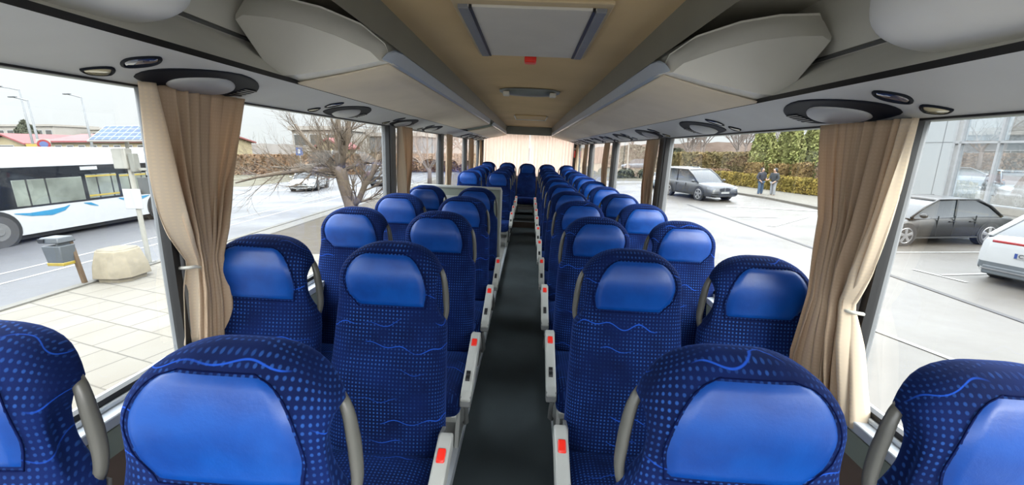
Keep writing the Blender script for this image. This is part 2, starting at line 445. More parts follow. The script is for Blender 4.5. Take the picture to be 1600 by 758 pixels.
# ------------------------------------------------------------------ shell
def S(mb, name, mat, label, cat, **kw):
    return tag(mb.build(name, mat, **kw), label, cat, kind='structure')
def plat(y): return CZ+top_rel(y)-ST
Y0, Y1 = -.65, 10.25
mb = MB()
for a, b_, z in ((Y0, 8.35, 0), (8.35, 8.62, .12), (8.62, 10.0, .14)): mb.bx(-.30, .30, a, b_, z-.08, z)
S(mb, 'floor', M['floor'], 'black carpeted aisle floor running to the rear of the coach', 'floor')
tag(MB().bx(-.29,.29,8.338,8.352,0,.118).build('trim_1', M['brown'], kind='structure'), 'brown riser of the step at the rear of the aisle', 'step')
tag(MB().bx(-.29,.29,8.336,8.356,.121,.13).build('trim_2', M['alu'], kind='structure'), 'pale metal nosing on the step at the rear of the aisle', 'step edge')
for sx, nm in ((-1,'left'),(1,'right')):
    mb = MB()
    xs = [(.262*sx, 1.16*sx)]
    st = [(y, plat(y)-.002) for y in (Y0, 0, 1, 2, 3, 4.4, 10.2)]
    rings = [[(.262*sx,y,-.08),(1.18*sx,y,-.08),(1.18*sx,y,z),(.262*sx,y,z)] for y, z in st]
    mb.loft(rings)
    S(mb, 'floor_'+nm, plain('platform_'+nm, srgb(150,150,146), .6), f'grey raised floor platform under the seats on the {nm} side', 'floor')
    mb = MB()
    for i in range(len(st)-1):
        a, b_ = st[i], st[i+1]
        mb.loft([[(.246*sx,q[0],q[1]-.05),(.275*sx,q[0],q[1]-.05),(.275*sx,q[0],q[1]+.008),(.246*sx,q[0],q[1]+.008)] for q in (a, b_)])
    S(mb, 'baseboard_'+nm, M['alu'], f'pale metal edge rail along the {nm} side of the aisle', 'rail')

ZS, ZT = CZ-.765, CZ+.13        # window bottom / top
PIL = [(1.262,1.45),(3.42,3.60),(5.44,5.62),(7.55,7.74),(9.62,10.2)]
for sx, nm in ((-1,'left'),(1,'right')):
    mb = MB(); X = 1.165*sx
    mb.bx(X, X+.06*sx, Y0, Y1, -.08, ZS-.02)
    mb.bx(X, X+.06*sx, Y0, Y1, ZT, CZ+.66)
    S(mb, 'wall_'+nm, M['grey_green'], f'{nm} side wall of the coach below and above the windows', 'wall')
    # lower carpeted strip + heater duct
    S(MB().bx(X-.004*sx, X-.03*sx, Y0, 9.9, ZS-.30, ZS-.13), f'baseboard_{nm}_upper', M['brown'], f'brown carpeted strip low on the {nm} wall under the sill', 'wall strip')
    # sill: aluminium channel with a green-grey ledge
    mb = MB()
    mb.bx(X-.085*sx, X+.03*sx, Y0, 9.95, ZS-.045, ZS-.012)
    mb.bx(X-.045*sx, X+.03*sx, Y0, 9.95, ZS-.012, ZS+.004)
    S(mb, f'trim_sill_{nm}', M['alu'], f'pale aluminium window sill along the {nm} side', 'window sill', bevel=.004)
    S(MB().bx(X-.085*sx, X-.004*sx, Y0, 9.95, ZS-.125, ZS-.047), f'trim_ledge_{nm}', M['grey_green'], f'grey-green ledge under the {nm} window sill', 'ledge')
    for i, (a, b_) in enumerate(PIL):
        mb = MB()
        mb.bx(X-.048*sx, X+.03*sx, a+.020, b_-.010, ZS-.01, ZT+.02)
        S(mb, f'trim_pillar_{nm}', M['pillar'], f'grey window pillar on the {nm} side, {ORD[i]} from the front', 'window pillar', bevel=.012)
    edges = [Y0]+[q for p_ in PIL for q in p_]
    for i in range(5):
        a = edges[2*i]; b_ = edges[2*i+1]
        w = MB().quad((X-.022*sx,a,ZS),(X-.022*sx,b_,ZS),(X-.022*sx,b_,ZT+.02),(X-.022*sx,a,ZT+.02)).build(f'window_{i+1}' if sx < 0 else f'window_{i+6}', M['glass'])
        tag(w, f'clear side window pane on the {nm}, {ORD[i]} from the front', 'window', kind='structure')
        mb = MB()
        mb.bx(X-.036*sx, X-.012*sx, a, b_, ZS+.002, ZS+.022); mb.bx(X-.036*sx, X-.012*sx, a, b_, ZT-.004, ZT+.02)
        mb.bx(X-.044*sx, X-.012*sx, b_-.003, b_+.022, ZS+.002, ZT+.02); mb.bx(X-.036*sx, X-.012*sx, a-.012, a+.012, ZS+.002, ZT+.02)
        mb.build('gasket', M['rubber'], w, kind='structure')

# ceiling, recess roof and upper side panels
mb = MB()
arch = lambda x: CZ+.452+.012*math.cos(x/.48*PI/2)
mb.loft([[(-.48+.96*i/12, y, arch(-.48+.96*i/12)) for i in range(13)]+[(.48,y,CZ+.72),(-.48,y,CZ+.72)] for y in (Y0, Y1)])
S(mb, 'ceiling', M['ceil'], 'tan brown central ceiling above the aisle', 'ceiling')
for sx, nm in ((-1,'left'),(1,'right')):
    def prof(pts, y0, y1): return [[(p[0]*sx, y, CZ+p[1]) for p in pts] for y in (y0, y1)]
    S(MB().loft(prof([(.478,.66),(.50,.66),(.508,.362),(.498,.352),(.478,.452)], Y0, 9.2)), f'trim_cove_{nm}', M['cove'], f'dark glossy cove strip along the {nm} edge of the ceiling', 'ceiling trim')
    S(MB().loft(prof([(.474,.462),(.487,.462),(.4905,.446),(.482,.444)], Y0, 9.2)), f'trim_bead_{nm}', M['grey_lt'], f'thin pale bead between ceiling and dark cove on the {nm}', 'ceiling trim')
    S(MB().loft(prof([(.50,.64),(1.2,.60),(1.2,.66),(.50,.70)], Y0, Y1)), f'ceiling_{nm}', M['white_lining'], f'grey roof lining above the {nm} luggage racks', 'ceiling')
    S(MB().loft(prof([(.893,.212),(1.10,.36),(1.125,.62),(1.165,.62),(1.165,.2),(.935,.2)], Y0, 9.9)), f'trim_upper_{nm}', M['grey_cap'], f'pale grey slanted upper side panel behind the {nm} racks', 'side panel')
    S(MB().loft(prof([(1.096,.362),(1.106,.372),(1.10,.38),(1.09,.37)], Y0, 9.9)), f'trim_seam_{nm}', M['arm_dark'], f'thin seam line on the {nm} upper side panel', 'seam')
    # service panel over the windows with its black shadow gap
    S(MB().loft(prof([(.882,.204),(.99,.176),(1.09,.146),(1.128,.132),(1.142,.128),(1.165,.135),(1.165,.17),(.90,.225)], Y0, 9.75)), f'trim_service_{nm}', M['grey_panel'], f'grey service panel with lamps and vents above the {nm} windows', 'service panel', smooth=True, angle=40)
    S(MB().loft(prof([(.8815,.2037),(.8865,.2037),(.899,.218),(.888,.222)], Y0, 9.7)), f'trim_gap_{nm}', M['rubber'], f'black gap strip beside the {nm} service panel', 'gap strip')

# racks
def rack(sx, y0, y1, name, label, endcol, front=True, rear=True):
    root = empty(name, label, 'luggage rack', 'overhead luggage racks')
    f0 = [(.538,.294),(.575,.327),(.70,.376),(.825,.412),(.95,.432),(1.055,.437),(1.085,.42),(.955,.225),(.856,.233),(.76,.25),(.672,.264)]
    f1 = [(.516,.296),(.545,.372),(.637,.440),(.791,.495),(.93,.522),(1.07,.53),(1.11,.46),(.905,.212),(.85,.222),(.76,.240),(.66,.262)]
    f2 = [(.512,.300),(.512,.358),(.56,.40),(.79,.510),(.93,.540),(1.08,.545),(1.115,.47),(.902,.214),(.85,.224),(.76,.244),(.66,.266)]
    q = lambda pts, y: [(p[0]*sx, y, CZ+p[1]) for p in pts]
    mid = lambda a, b_, t: [(p[0]+(r[0]-p[0])*t, p[1]+(r[1]-p[1])*t) for p, r in zip(a, b_)]
    MB().loft([q(f1, y0+.075), q(f2, y0+.20), q(f2, y1)]).build('rack_shell', M['grey_cap'], root, smooth=True, angle=40)
    cap = MB().loft([q([(p[0]*.985+.012, p[1]*.985+.005) for p in f0], y0+.004), q(f0, y0+.008), q(mid(f0,f1,.55), y0+.03), q(f1, y0+.085)]).build('end_cap', endcol, root, smooth=True, angle=35)
    mb = MB(); bot = [(.522,.296),(.66,.262),(.76,.240),(.85,.222),(.898,.212)]
    def P(u, v):
        k = u*(len(bot)-1); i = min(int(k), len(bot)-2); t = k-i
        sag = .012*math.sin(PI*u)*(1 if v == 0 else 0)
        return ((bot[i][0]+(bot[i+1][0]-bot[i][0])*t)*sx, y0+.045+.02*math.sin(PI*u)*0+(y1-y0-.045)*v, CZ+bot[i][1]+(bot[i+1][1]-bot[i][1])*t-.006)
    mb.grid(P, 8, 12)
    MB.build(mb, 'bottom_panel', M['beige'], root, smooth=True, solid=.008)
    stp = [(.520,.293),(.508,.302),(.502,.352),(.508,.360),(.516,.355),(.528,.300)]
    tip = lambda k: [(.536+(p[0]-.536)*k, .302+(p[1]-.302)*k) for p in stp]
    MB().loft([q(tip(.08), y0+.012), q(tip(.5), y0+.035), q(tip(.85), y0+.09), q(stp, y0+.17), q(stp, y1)]).build('front_edge_strip', M['strip'], root, smooth=True, angle=40)
    MB().loft([q([(.503,.350),(.506,.366),(.516,.370),(.516,.352)], y) for y in (y0+.17, y1)]).build('edge_bead', M['grey_lt'], root)
    return root
rack(1, 1.62, 9.85, 'luggage_rack', 'long beige overhead rack running the whole length above the right seats', M['grey_cap'])
rack(-1, 1.62, 5.62, 'luggage_rack', 'beige overhead rack with large pale end cap above the left front seats', M['grey_cap'])
rack(-1, 6.1, 9.85, 'luggage_rack', 'shorter rear overhead rack with grey-green end above the left rear seats', plain('rack_end_green', srgb(142,150,142), .55, var=.03))
for sx, nm in ((-1,'left'),(1,'right')):
    root = empty('luggage_rack', f'rounded grey rear end of the front rack at the top {nm} corner', 'luggage rack', 'overhead luggage racks')
    base = [(.72,.31),(.72,.42),(.78,.52),(.92,.58),(1.10,.58),(1.13,.46),(1.10,.30),(.99,.230),(.88,.236),(.79,.262)]
    c = (1.0,.36); rings = []
    for y, k in ((Y0,1),(.55,1),(.80,.985),(.93,.93),(1.02,.85),(1.08,.73),(1.115,.55),(1.13,.3)):
        rings.append([((c[0]+(p[0]-c[0])*k)*sx, y, CZ+(c[1]+.0+(p[1]-c[1])*k - (1-k)*.03*(1 if p[1]<.36 else 0))) for p in base])
    o = MB().loft(rings).build('rack_shell', M['grey_cap'], root, smooth=True)
    m_ = o.modifiers.new('sub', 'SUBSURF'); m_.levels = m_.render_levels = 2

# service clusters: air vent and two reading lamps
def panel_pt(sx, t, y, off=0):
    """t: 0 at the inner edge, 1 at the window edge of the service panel"""
    A, B, C, D = (.882,.204), (.99,.176), (1.09,.146), (1.128,.132)
    L = [A, B, C, D]; k = t*3; i = min(2, int(max(0, k))); q = k-i
    x = L[i][0]+(L[i+1][0]-L[i][0])*q; z = L[i][1]+(L[i+1][1]-L[i][1])*q
    return (x*sx - .28*off*sx, y, CZ+z-.96*off)
def eye(sx, yc, tc, ly, lt, off0, off1, n=32, pw=2.2, skew=0, hole=None):
    rings = []
    def R(k, off, sh=0):
        r = []
        for i in range(n):
            a = 2*PI*i/n; c, s_ = math.cos(a), math.sin(a)
            yy = ly*k*math.copysign(abs(c)**(2/pw), c)
            tt = lt*k*math.copysign(abs(s_)**(2/pw), s_)*(1-.28*abs(yy/ly)**1.5)
            r.append(panel_pt(sx, tc+tt+skew*yy, yc+yy+sh, off))
        return r
    rings = [R(1.0, -.004), R(1.0, off0*.6), R(.965, off0), R(.90 if hole is None else hole+.05, off1)]
    if hole is not None: rings.append(R(hole, off0*.1))
    return rings
def cluster(sx, yc, nm, which, big=1.0):
    root = empty('service_unit', f'air vent and reading lamps above the {nm} windows, {which}', 'service unit', 'air vents and reading lamps over the windows')
    bez = MB().loft(eye(sx, yc, .52, .228*big, .41, .004, .003, hole=None)).build('vent_bezel', M['chrome'], root, smooth=True, angle=50)
    MB().loft(eye(sx, yc, .55, .122*big, .27, .009, .012, pw=2.1)).build('vent_cover', M['grey_panel'], bez, smooth=True)
    mb = MB()
    for i in range(5): mb.add([panel_pt(sx, .40+.05*i, yc+.145*big, .006), panel_pt(sx, .425+.05*i, yc+.145*big, .006), panel_pt(sx, .425+.05*i, yc+.21*big, .006), panel_pt(sx, .40+.05*i, yc+.21*big, .006)], [(0,1,2,3)])
    mb.build('vent_grille', M['black'], bez, solid=.002)
    for t, dy, lens in ((.33,-.285,'lens'),(.70,-.305,'lens2')):
        r = MB().loft(eye(sx, yc+dy, t, .040, .165, .004, .005, n=24, pw=2, hole=.80)).build('lamp_rim', M['chrome'], root, smooth=True, angle=50)
        MB().loft(eye(sx, yc+dy, t, .033, .135, .001, .004, n=24, pw=2)).build('lamp_lens', M[lens], r, smooth=True)
for i, y in enumerate((1.39, 2.47, 3.55, 4.55)): cluster(-1, y, 'left', f'{ORD[i]} of the four before the gap')
for i, y in enumerate((7.0, 7.65, 8.3, 8.95, 9.5)): cluster(-1, y, 'left', f'{ORD[i]} of the rear five')
for i, y in enumerate((1.47, 2.54, 3.62, 4.6, 5.5, 6.35, 7.15, 7.95, 8.7, 9.4)): cluster(1, y, 'right', f'{ORD[i]} from the front')
S(MB().loft([[panel_pt(-1, t, y, o) for t, o in ((0,.001),(1,.001),(1,.004),(0,.004))] for y in (6.62, 6.66)]), 'trim_joint', M['rubber'], 'dark joint in the left service panel above the stairwell', 'panel joint')

# roof hatch, ceiling fitting, rear hatch
hx0, hx1 = -.212, .25
r = empty('roof_hatch', 'grey roof hatch panel with side rails and red handle in the front ceiling', 'roof hatch', loc=(0,0,0))
zc = CZ+.452
MB().bx(hx0-.03, hx1+.03, 1.42, 2.21, zc-.004, zc+.01).build('hatch_rim', M['hatch_rim'], r, bevel=.004)
MB().bx(hx0+.02, hx1-.02, 1.46, 2.17, zc-.012, zc).build('hatch_panel', M['hatch'], r, bevel=.004)
for x in (hx0+.006, hx1-.006): MB().bx(x-.018, x+.018, 1.46, 2.17, zc-.018, zc).build('side_rail', M['rail'], r, bevel=.004)
for x in (hx0+.03, hx1-.03): MB().bx(x-.005, x+.005, 1.46, 2.17, zc-.016, zc).build('rail_gap', M['black'], r)
MB().bx(-.015, .045, 2.205, 2.27, zc-.03, zc).build('emergency_handle', M['red'], r, bevel=.006)
r = empty('ceiling_fitting', 'curved grey housing with two pale brackets on the ceiling behind the front hatch', 'ceiling fitting')
ringf = lambda x, k: [(x, 3.56+.16*k*math.cos(a), zc-.04*k*math.sin(a)+.006) for a in [PI*i/10 for i in range(11)]]
MB().loft([ringf(-.235+.49*i/10, .35+.65*(math.sin(PI*(i+.0)/10)**.35 if 0 < i < 10 else 0)) for i in range(11)]).build('housing', plain('housing_grey', srgb(120,124,120), .45), r, smooth=True, angle=50)
for x in (-.175, .195): MB().box((x, 3.44, zc-.034), (.05,.09,.03)).build('bracket', M['grey_lt'], r, bevel=.006)
r = empty('roof_hatch', 'plain rear roof hatch with thin pale frame near the back of the ceiling', 'roof hatch')
MB().bx(-.20, .25, 6.05, 6.75, zc-.006, zc+.01).build('hatch_panel', M['ceil'], r, bevel=.004)
mb = MB(); mb.bx(-.215,-.20,6.03,6.77,zc-.014,zc).bx(.25,.265,6.03,6.77,zc-.014,zc).bx(-.215,.265,6.75,6.775,zc-.018,zc)
mb.build('hatch_frame', M['grey_lt'], r)

# partition, rear wall, rear beam
r = empty('partition', 'grey-green partition panel with metal post behind the fifth left seat row', 'partition')
py, pz = 4.36, CZ-.425
MB().bx(-1.13, -.262, py, py+.03, plat(4.4), pz-.02).build('panel', M['grey_green'], r)
MB().bx(-1.14, -.245, py-.012, py+.04, pz-.022, pz+.006).build('top_rail', M['arm'], r, bevel=.008)
MB().bx(-1.13, -.30, py-.008, py, pz-.16, pz-.10).build('ledge', M['arm'], r, bevel=.004)
MB().tube([(-.248,py+.014,plat(4.4)),(-.248,py+.014,pz-.03),(-.255,py+.014,pz-.012)], .016, 10).build('post', M['arm'], r, smooth=True)
S(MB().bx(-.49, .49, 9.15, 9.22, CZ+.285, CZ+.455), 'trim_beam', M['cove'], 'dark grey cross beam at the rear end of the ceiling', 'beam', bevel=.01)
mb = MB(); mb.bx(-1.17,1.17,10.14,10.2,-.08,CZ-.55); mb.bx(-1.17,1.17,10.14,10.2,CZ+.41,CZ+.66)
S(mb, 'wall_rear', M['pillar'], 'rear wall of the coach behind the back curtain', 'wall')
for sx, nm in ((-1,'left'),(1,'right')):
    S(MB().bx(1.06*sx, 1.16*sx, 9.78, 9.98, .1, CZ+.2), f'trim_corner_{nm}', plain('corner_'+nm, srgb(70,70,70), .7), f'dark rear corner post on the {nm} beside the back curtain', 'corner post', bevel=.01)
h_ = empty('emergency_hammer', 'red emergency hammer in a holder on the right rear corner post', 'hammer')
MB().bx(1.06,1.10,9.70,9.78,CZ-.16,CZ+.0).build('holder', M['red'], h_, bevel=.008)
MB().bx(1.06,1.10,9.70,9.77,CZ+.02,CZ+.06).build('hammer_head', M['grey_lt'], h_, bevel=.008)

# curtains
def curtain(name, label, x, top, pinch, bot, zt, zp, zb, nf, amp, sway=0, seed=1, mat='curtain', hook=None, group='tan window curtains', bz=None, lean=0):
    """top/pinch/bot: (y0,y1) spans at the rail, at the tie and at the hem"""
    rnd = random.Random(seed); ph = rnd.uniform(0, 6); f2 = rnd.uniform(.6, .9)
    p2 = [rnd.uniform(-1,1) for _ in range(8)]
    sgn = -1 if x > 0 else 1
    def span(t):
        if t < zp:
            k = t/zp; ks = (k**1.5, k**1.5) if bz is None else (k**bz[0], k**bz[1])
            return [top[i]+(pinch[i]-top[i])*ks[i] for i in (0,1)]
        k = ((t-zp)/(1-zp))**.8
        return [pinch[i]+(bot[i]-pinch[i])*k for i in (0,1)]
    def P(u, v):
        a, b_ = span(v); w = abs(b_-a)
        g = u + .035*math.sin(2*PI*(u*1.7)+p2[0]*3+v*1.2)
        y = a+(b_-a)*u + .010*math.sin(2*PI*u*nf*1.0+ph+1.2*v)*(.5+v)
        fold = math.sin(2*PI*g*nf+ph+.8*math.sin(3*v+p2[1]*3)) + .45*math.sin(2*PI*g*nf*f2*2+ph*2+2.4*v)
        am = amp*(.55+.75*min(1, v*2.2))*(.75+.5*math.sin(5*u+p2[2]*3))
        if v > zp-.12 and hook: am *= 1-.45*max(0, 1-abs(v-zp)/.12)
        return (x+sgn*(am*fold+.012*math.sin(PI*v)+lean*u*min(1, max(0, v-.35)/.5)), y, CZ+zt+(zb-zt)*v)
    W = abs(top[1]-top[0])*1.8
    mb = MB(); mb.grid(P, 110, 46, lambda u, v: (u*W, v*abs(zb-zt)))
    r = empty(name, label, 'curtain', group)
    mb.build('drape', M[mat], r, smooth=True, solid=.0015)
    if hook:
        hy, hz = hook
        xw = x-.004*sgn
        mbh = MB().tube([(xw-.02*sgn, hy-.022, CZ+hz),(xw+.018*sgn, hy-.022, CZ+hz+.004),(xw+.026*sgn, hy-.008, CZ+hz+.004),(xw+.026*sgn, hy+.012, CZ+hz-.004),(xw+.026*sgn, hy+.014, CZ+hz-.024)], .006, 8)
        mbh.build('tie_hook', M['grey_lt'], r, smooth=True)
    return r
curtain('window_curtain', 'tan curtain gathered and hooked back at the first right window pillar', 1.098, (1.215,1.60), (1.28,1.40), (1.15,1.37), .13, .62, -.80, 9, .017, seed=3, bz=(3.6,1.1), hook=(1.285,-.465), lean=.09)
curtain('window_curtain', 'brown-tan curtain gathered at the first left window pillar', -1.098, (1.215,1.66), (1.305,1.38), (1.27,1.36), .14, .66, -.72, 8, .017, seed=5, bz=(3.2,1.0), hook=(1.30,-.445), lean=.05)
lab = ['second','third','fourth','fifth']
for i, (a, b_) in enumerate(((3.56,3.95),(5.62,6.05),(7.7,8.2),(9.30,9.60))):
    curtain('window_curtain', f'tan curtain tied at the left side pillar, {lab[i]} from the front', -1.085, (a,b_), (a+.04,a+.18), (a+.02,a+.22), .14, .74, -.72, 6, .018, seed=10+i)
for i, (a, b_) in enumerate(((3.47,3.84),(5.56,5.98),(7.62,8.1),(9.15,9.55))):
    curtain('window_curtain', f'tan curtain tied at the right side pillar, {lab[i]} from the front', 1.085, (a,b_), (a+.02,a+.22), (a+.0,a+.28), .12, .74, -.72, 6, .018, seed=20+i)
def rear_curtain(x0, x1, label, seed):
    rnd = random.Random(seed); ph = rnd.uniform(0, 6)
    def P(u, v):
        a = (.012*math.sin(2*PI*u*13+ph)+.008*math.sin(2*PI*u*29+ph*2))
        return (x0+(x1-x0)*u, 10.0+a*(.6+.6*v), CZ+.42+(-1.07)*v)
    r = empty('rear_curtain', label, 'curtain', 'peach curtains across the rear window')
    MB().grid(P, 120, 16, lambda u, v: (u*1.4, v)).build('drape', M['curtain2'], r, smooth=True)
    return r
rear_curtain(-1.10, .012, 'peach curtain drawn over the left half of the rear window', 2)
rear_curtain(.034, 1.10, 'peach curtain drawn over the right half of the rear window', 4)

# ================================================================== OUTSIDE
# built level on its own ground (z = 0), then set under the slightly leaning coach
SC = 1.18
GH = 2.95
cE, sE = math.cos(.0456), math.sin(.0456)
ME = Matrix(((cE,0,-sE,CXO),(0,1,0,0),(sE,0,cE,CZ),(0,0,0,1))) @ Matrix.Translation((0,0,-GH))
OUT = []
def out(o): OUT.append(o); return o
def OE(name, label, cat, group=None, x=0, y=0, rz=0, z=0):
    return out(empty(name, label, cat, group, loc=(x*SC, y*SC, z), rz=rz))
def OS(mb, name, mat, label, cat, **kw):
    return out(S(mb, name, mat, label, cat, **kw))
A_ = .22    # overall albedo of things out in the daylight
def oc(r, g, b, k=1.0):
    c_ = srgb(r, g, b); return (c_[0]*A_*k, c_[1]*A_*k, c_[2]*A_*k, 1)
def om(name, r, g, b, rough=.7, k=1.0, **kw): return plain(name, oc(r,g,b,k), rough, **kw)

# ---- ground surfaces
def asphalt(name, a, b_, rough, scale=.35, gk=.43):
    a = tuple(x*gk for x in a[:3])+(1,); b_ = tuple(x*gk for x in b_[:3])+(1,)
    m, nt, b = newmat(name); co = objco(nt)
    n1 = noise(nt, co, scale, 6, .6); n2 = noise(nt, co, 30, 3)
    c = ramp(nt, n1, [(.3, a), (.7, b_)])
    link(nt, mixc(nt, mrange(nt, n2, .3, .8, 0, .25), c, tuple(x*.6 for x in a[:3])+(1,)), b.inputs['Base Color'])
    b.inputs['Roughness'].default_value = rough
    link(nt, mrange(nt, n1, .35, .7, rough-.2, rough+.15), b.inputs['Roughness'])
    return m
m_lot = asphalt('lot_asphalt', oc(190,176,156), oc(214,204,188), .55)
m_road = asphalt('road_asphalt', oc(176,177,184), oc(200,199,203), .65)
m_grass = asphalt('dry_grass', oc(170,158,96), oc(196,180,130), .95, 1.2)
m_soil = asphalt('dry_soil', oc(150,130,98), oc(186,166,130), .95, 2)
m_kerb = om('kerb_stone', 206, 200, 186, .8, .62)
m_mark = om('road_paint', 250, 248, 240, .6, .85, var=.15, scale=3)
def paving():
    m, nt, b = newmat('plaza_paving'); co = objco(nt)
    mp = node(nt, 'ShaderNodeMapping'); mp.inputs['Rotation'].default_value = (0,0,.32); link(nt, co, mp.inputs[0])
    br = node(nt, 'ShaderNodeTexBrick'); link(nt, mp.outputs[0], br.inputs[0])
    br.inputs['Scale'].default_value = 1.0; br.inputs['Brick Width'].default_value = .62; br.inputs['Row Height'].default_value = .62
    br.inputs['Mortar Size'].default_value = .012; br.offset = .5
    br.inputs['Color1'].default_value = oc(236,226,206,.66); br.inputs['Color2'].default_value = oc(222,212,192,.64); br.inputs['Mortar'].default_value = oc(150,140,122,.6)
    n = noise(nt, co, .8, 5)
    link(nt, mixc(nt, mrange(nt, n, .45, .75, 0, .5), br.outputs[0], oc(198,180,150,.62)), b.inputs['Base Color']); b.inputs['Roughness'].default_value = .8
    return m
def flat(pts, z): 
    mb = MB(); return mb.add([(p[0]*SC, p[1]*SC, z) for p in pts], [tuple(range(len(pts)))])
OS(flat([(-120,-30),(-30,-30),(60,-30),(90,-30),(90,140),(-120,140)], 0), 'ground', m_lot, 'pale beige asphalt of the car park right of the coach', 'ground')
OS(flat([(-60,-20),(-8.35,-20),(-8.35,60),(-6,110),(-60,110)], .006), 'road', m_road, 'wide pale grey street left of the coach', 'road')
OS(flat([(-8.35,-10),(-1.0,-10),(-1.0,9.2),(-8.35,9.6)], .012), 'pavement', paving(), 'light stone slab pavement left of the coach', 'pavement')
OS(flat([(-7.75,9.6),(-1.0,9.2),(-1.0,60),(-7.75,60)], .010), 'ground_verge', m_soil, 'strip of dry grass and soil between street and coach', 'ground')
mb = MB()
for a, b_ in ((-10,9.6),(9.6,70)): mb.bx(-8.45*SC, -8.28*SC, a*SC, b_*SC, -.05, .045)
OS(mb, 'kerb', m_kerb, 'pale kerb stones along the street', 'kerb')
OS(flat([(-8.28,9.6),(-7.75,9.6),(-7.75,60),(-8.28,60)], .02), 'pavement_strip', m_kerb, 'narrow pale footway along the street beside the verge', 'pavement')
for x, y0, y1, lb in ((-10.05,-5,60,'thin pale line on the street near the kerb'),(-10.85,-5,60,'second pale line on the street further out')):
    OS(flat([(x,y0),(x+.09,y0),(x+.09,y1),(x,y1)], .012), 'road_marking', m_mark, lb, 'road marking')
OS(flat([(-40,27),(-19,27),(-17,60),(-60,60)], .014), 'ground_lawn', m_grass, 'yellowish grass beyond the street', 'grass area')
OS(flat([(4.5,33),(30,33),(40,70),(4.5,70)], .012), 'ground_lawn', m_grass, 'grass beyond the car park road on the right', 'grass area')
OS(flat([(4.5,29.5),(14,31),(14,31.7),(4.5,30.3)], .014), 'pavement_far', m_kerb, 'pale footway edge beyond the car park on the right', 'pavement')
kb = [(11.0,27),(11.62,23.62),(12.06,21.23),(12.14,18.83),(12.2,16.2),(12.3,14)]
OS(flat(kb+[(16.5,14),(16.5,31),(11.0,31)], .10), 'pavement_hedge', om('sidewalk_tan', 204,194,172,.85,.62), 'tan footway in front of the low hedge', 'pavement')
mb = MB()
for p, q in zip(kb[:-1], kb[1:]):
    mb.loft([[(p[0]*SC-.09,p[1]*SC,0),(p[0]*SC+.09,p[1]*SC,0),(p[0]*SC+.09,p[1]*SC,.115),(p[0]*SC-.09,p[1]*SC,.115)] for p in (p, q)])
OS(mb, 'kerb', om('kerb_dark', 150,142,128,.85), 'weathered kerb along the footway by the hedge', 'kerb')
def stripe(p, q, w, lb):
    d = Vector((q[0]-p[0], q[1]-p[1], 0)).normalized(); n = Vector((-d.y, d.x, 0))*w/2/SC
    OS(flat([(p[0]+n.x,p[1]+n.y),(q[0]+n.x,q[1]+n.y),(q[0]-n.x,q[1]-n.y),(p[0]-n.x,p[1]-n.y)], .012), 'road_marking', m_mark, lb, 'road marking')
stripe((8.1,8.65),(8.34,7.8),.09,'short white line on the car park near the white car')
stripe((8.31,8.27),(9.6,8.42),.09,'white parking line running behind the white car')
stripe((4.8,5.75),(5.2,4.5),.09,'worn white line on the asphalt near the right windows')
stripe((8.75,18.5),(12.0,17.0),.45,'broad white stripe on the car park in front of the two people')
stripe((7.9,13.6),(10.4,15.7),.35,'white parking bay line before the hooked right curtain')
stripe((7.6,15.6),(9.2,15.4),.3,'white bay line on the car park nearer the coach')
stripe((8.6,10.12),(11.4,10.25),.08,'white parking line in front of the black sedan')
OS(flat([(7.25,2),(7.36,2),(7.28,19),(7.17,19)], .011), 'road_joint', om('tar_seam', 96,92,90,.7), 'dark tar seam along the car park asphalt', 'tar seam')

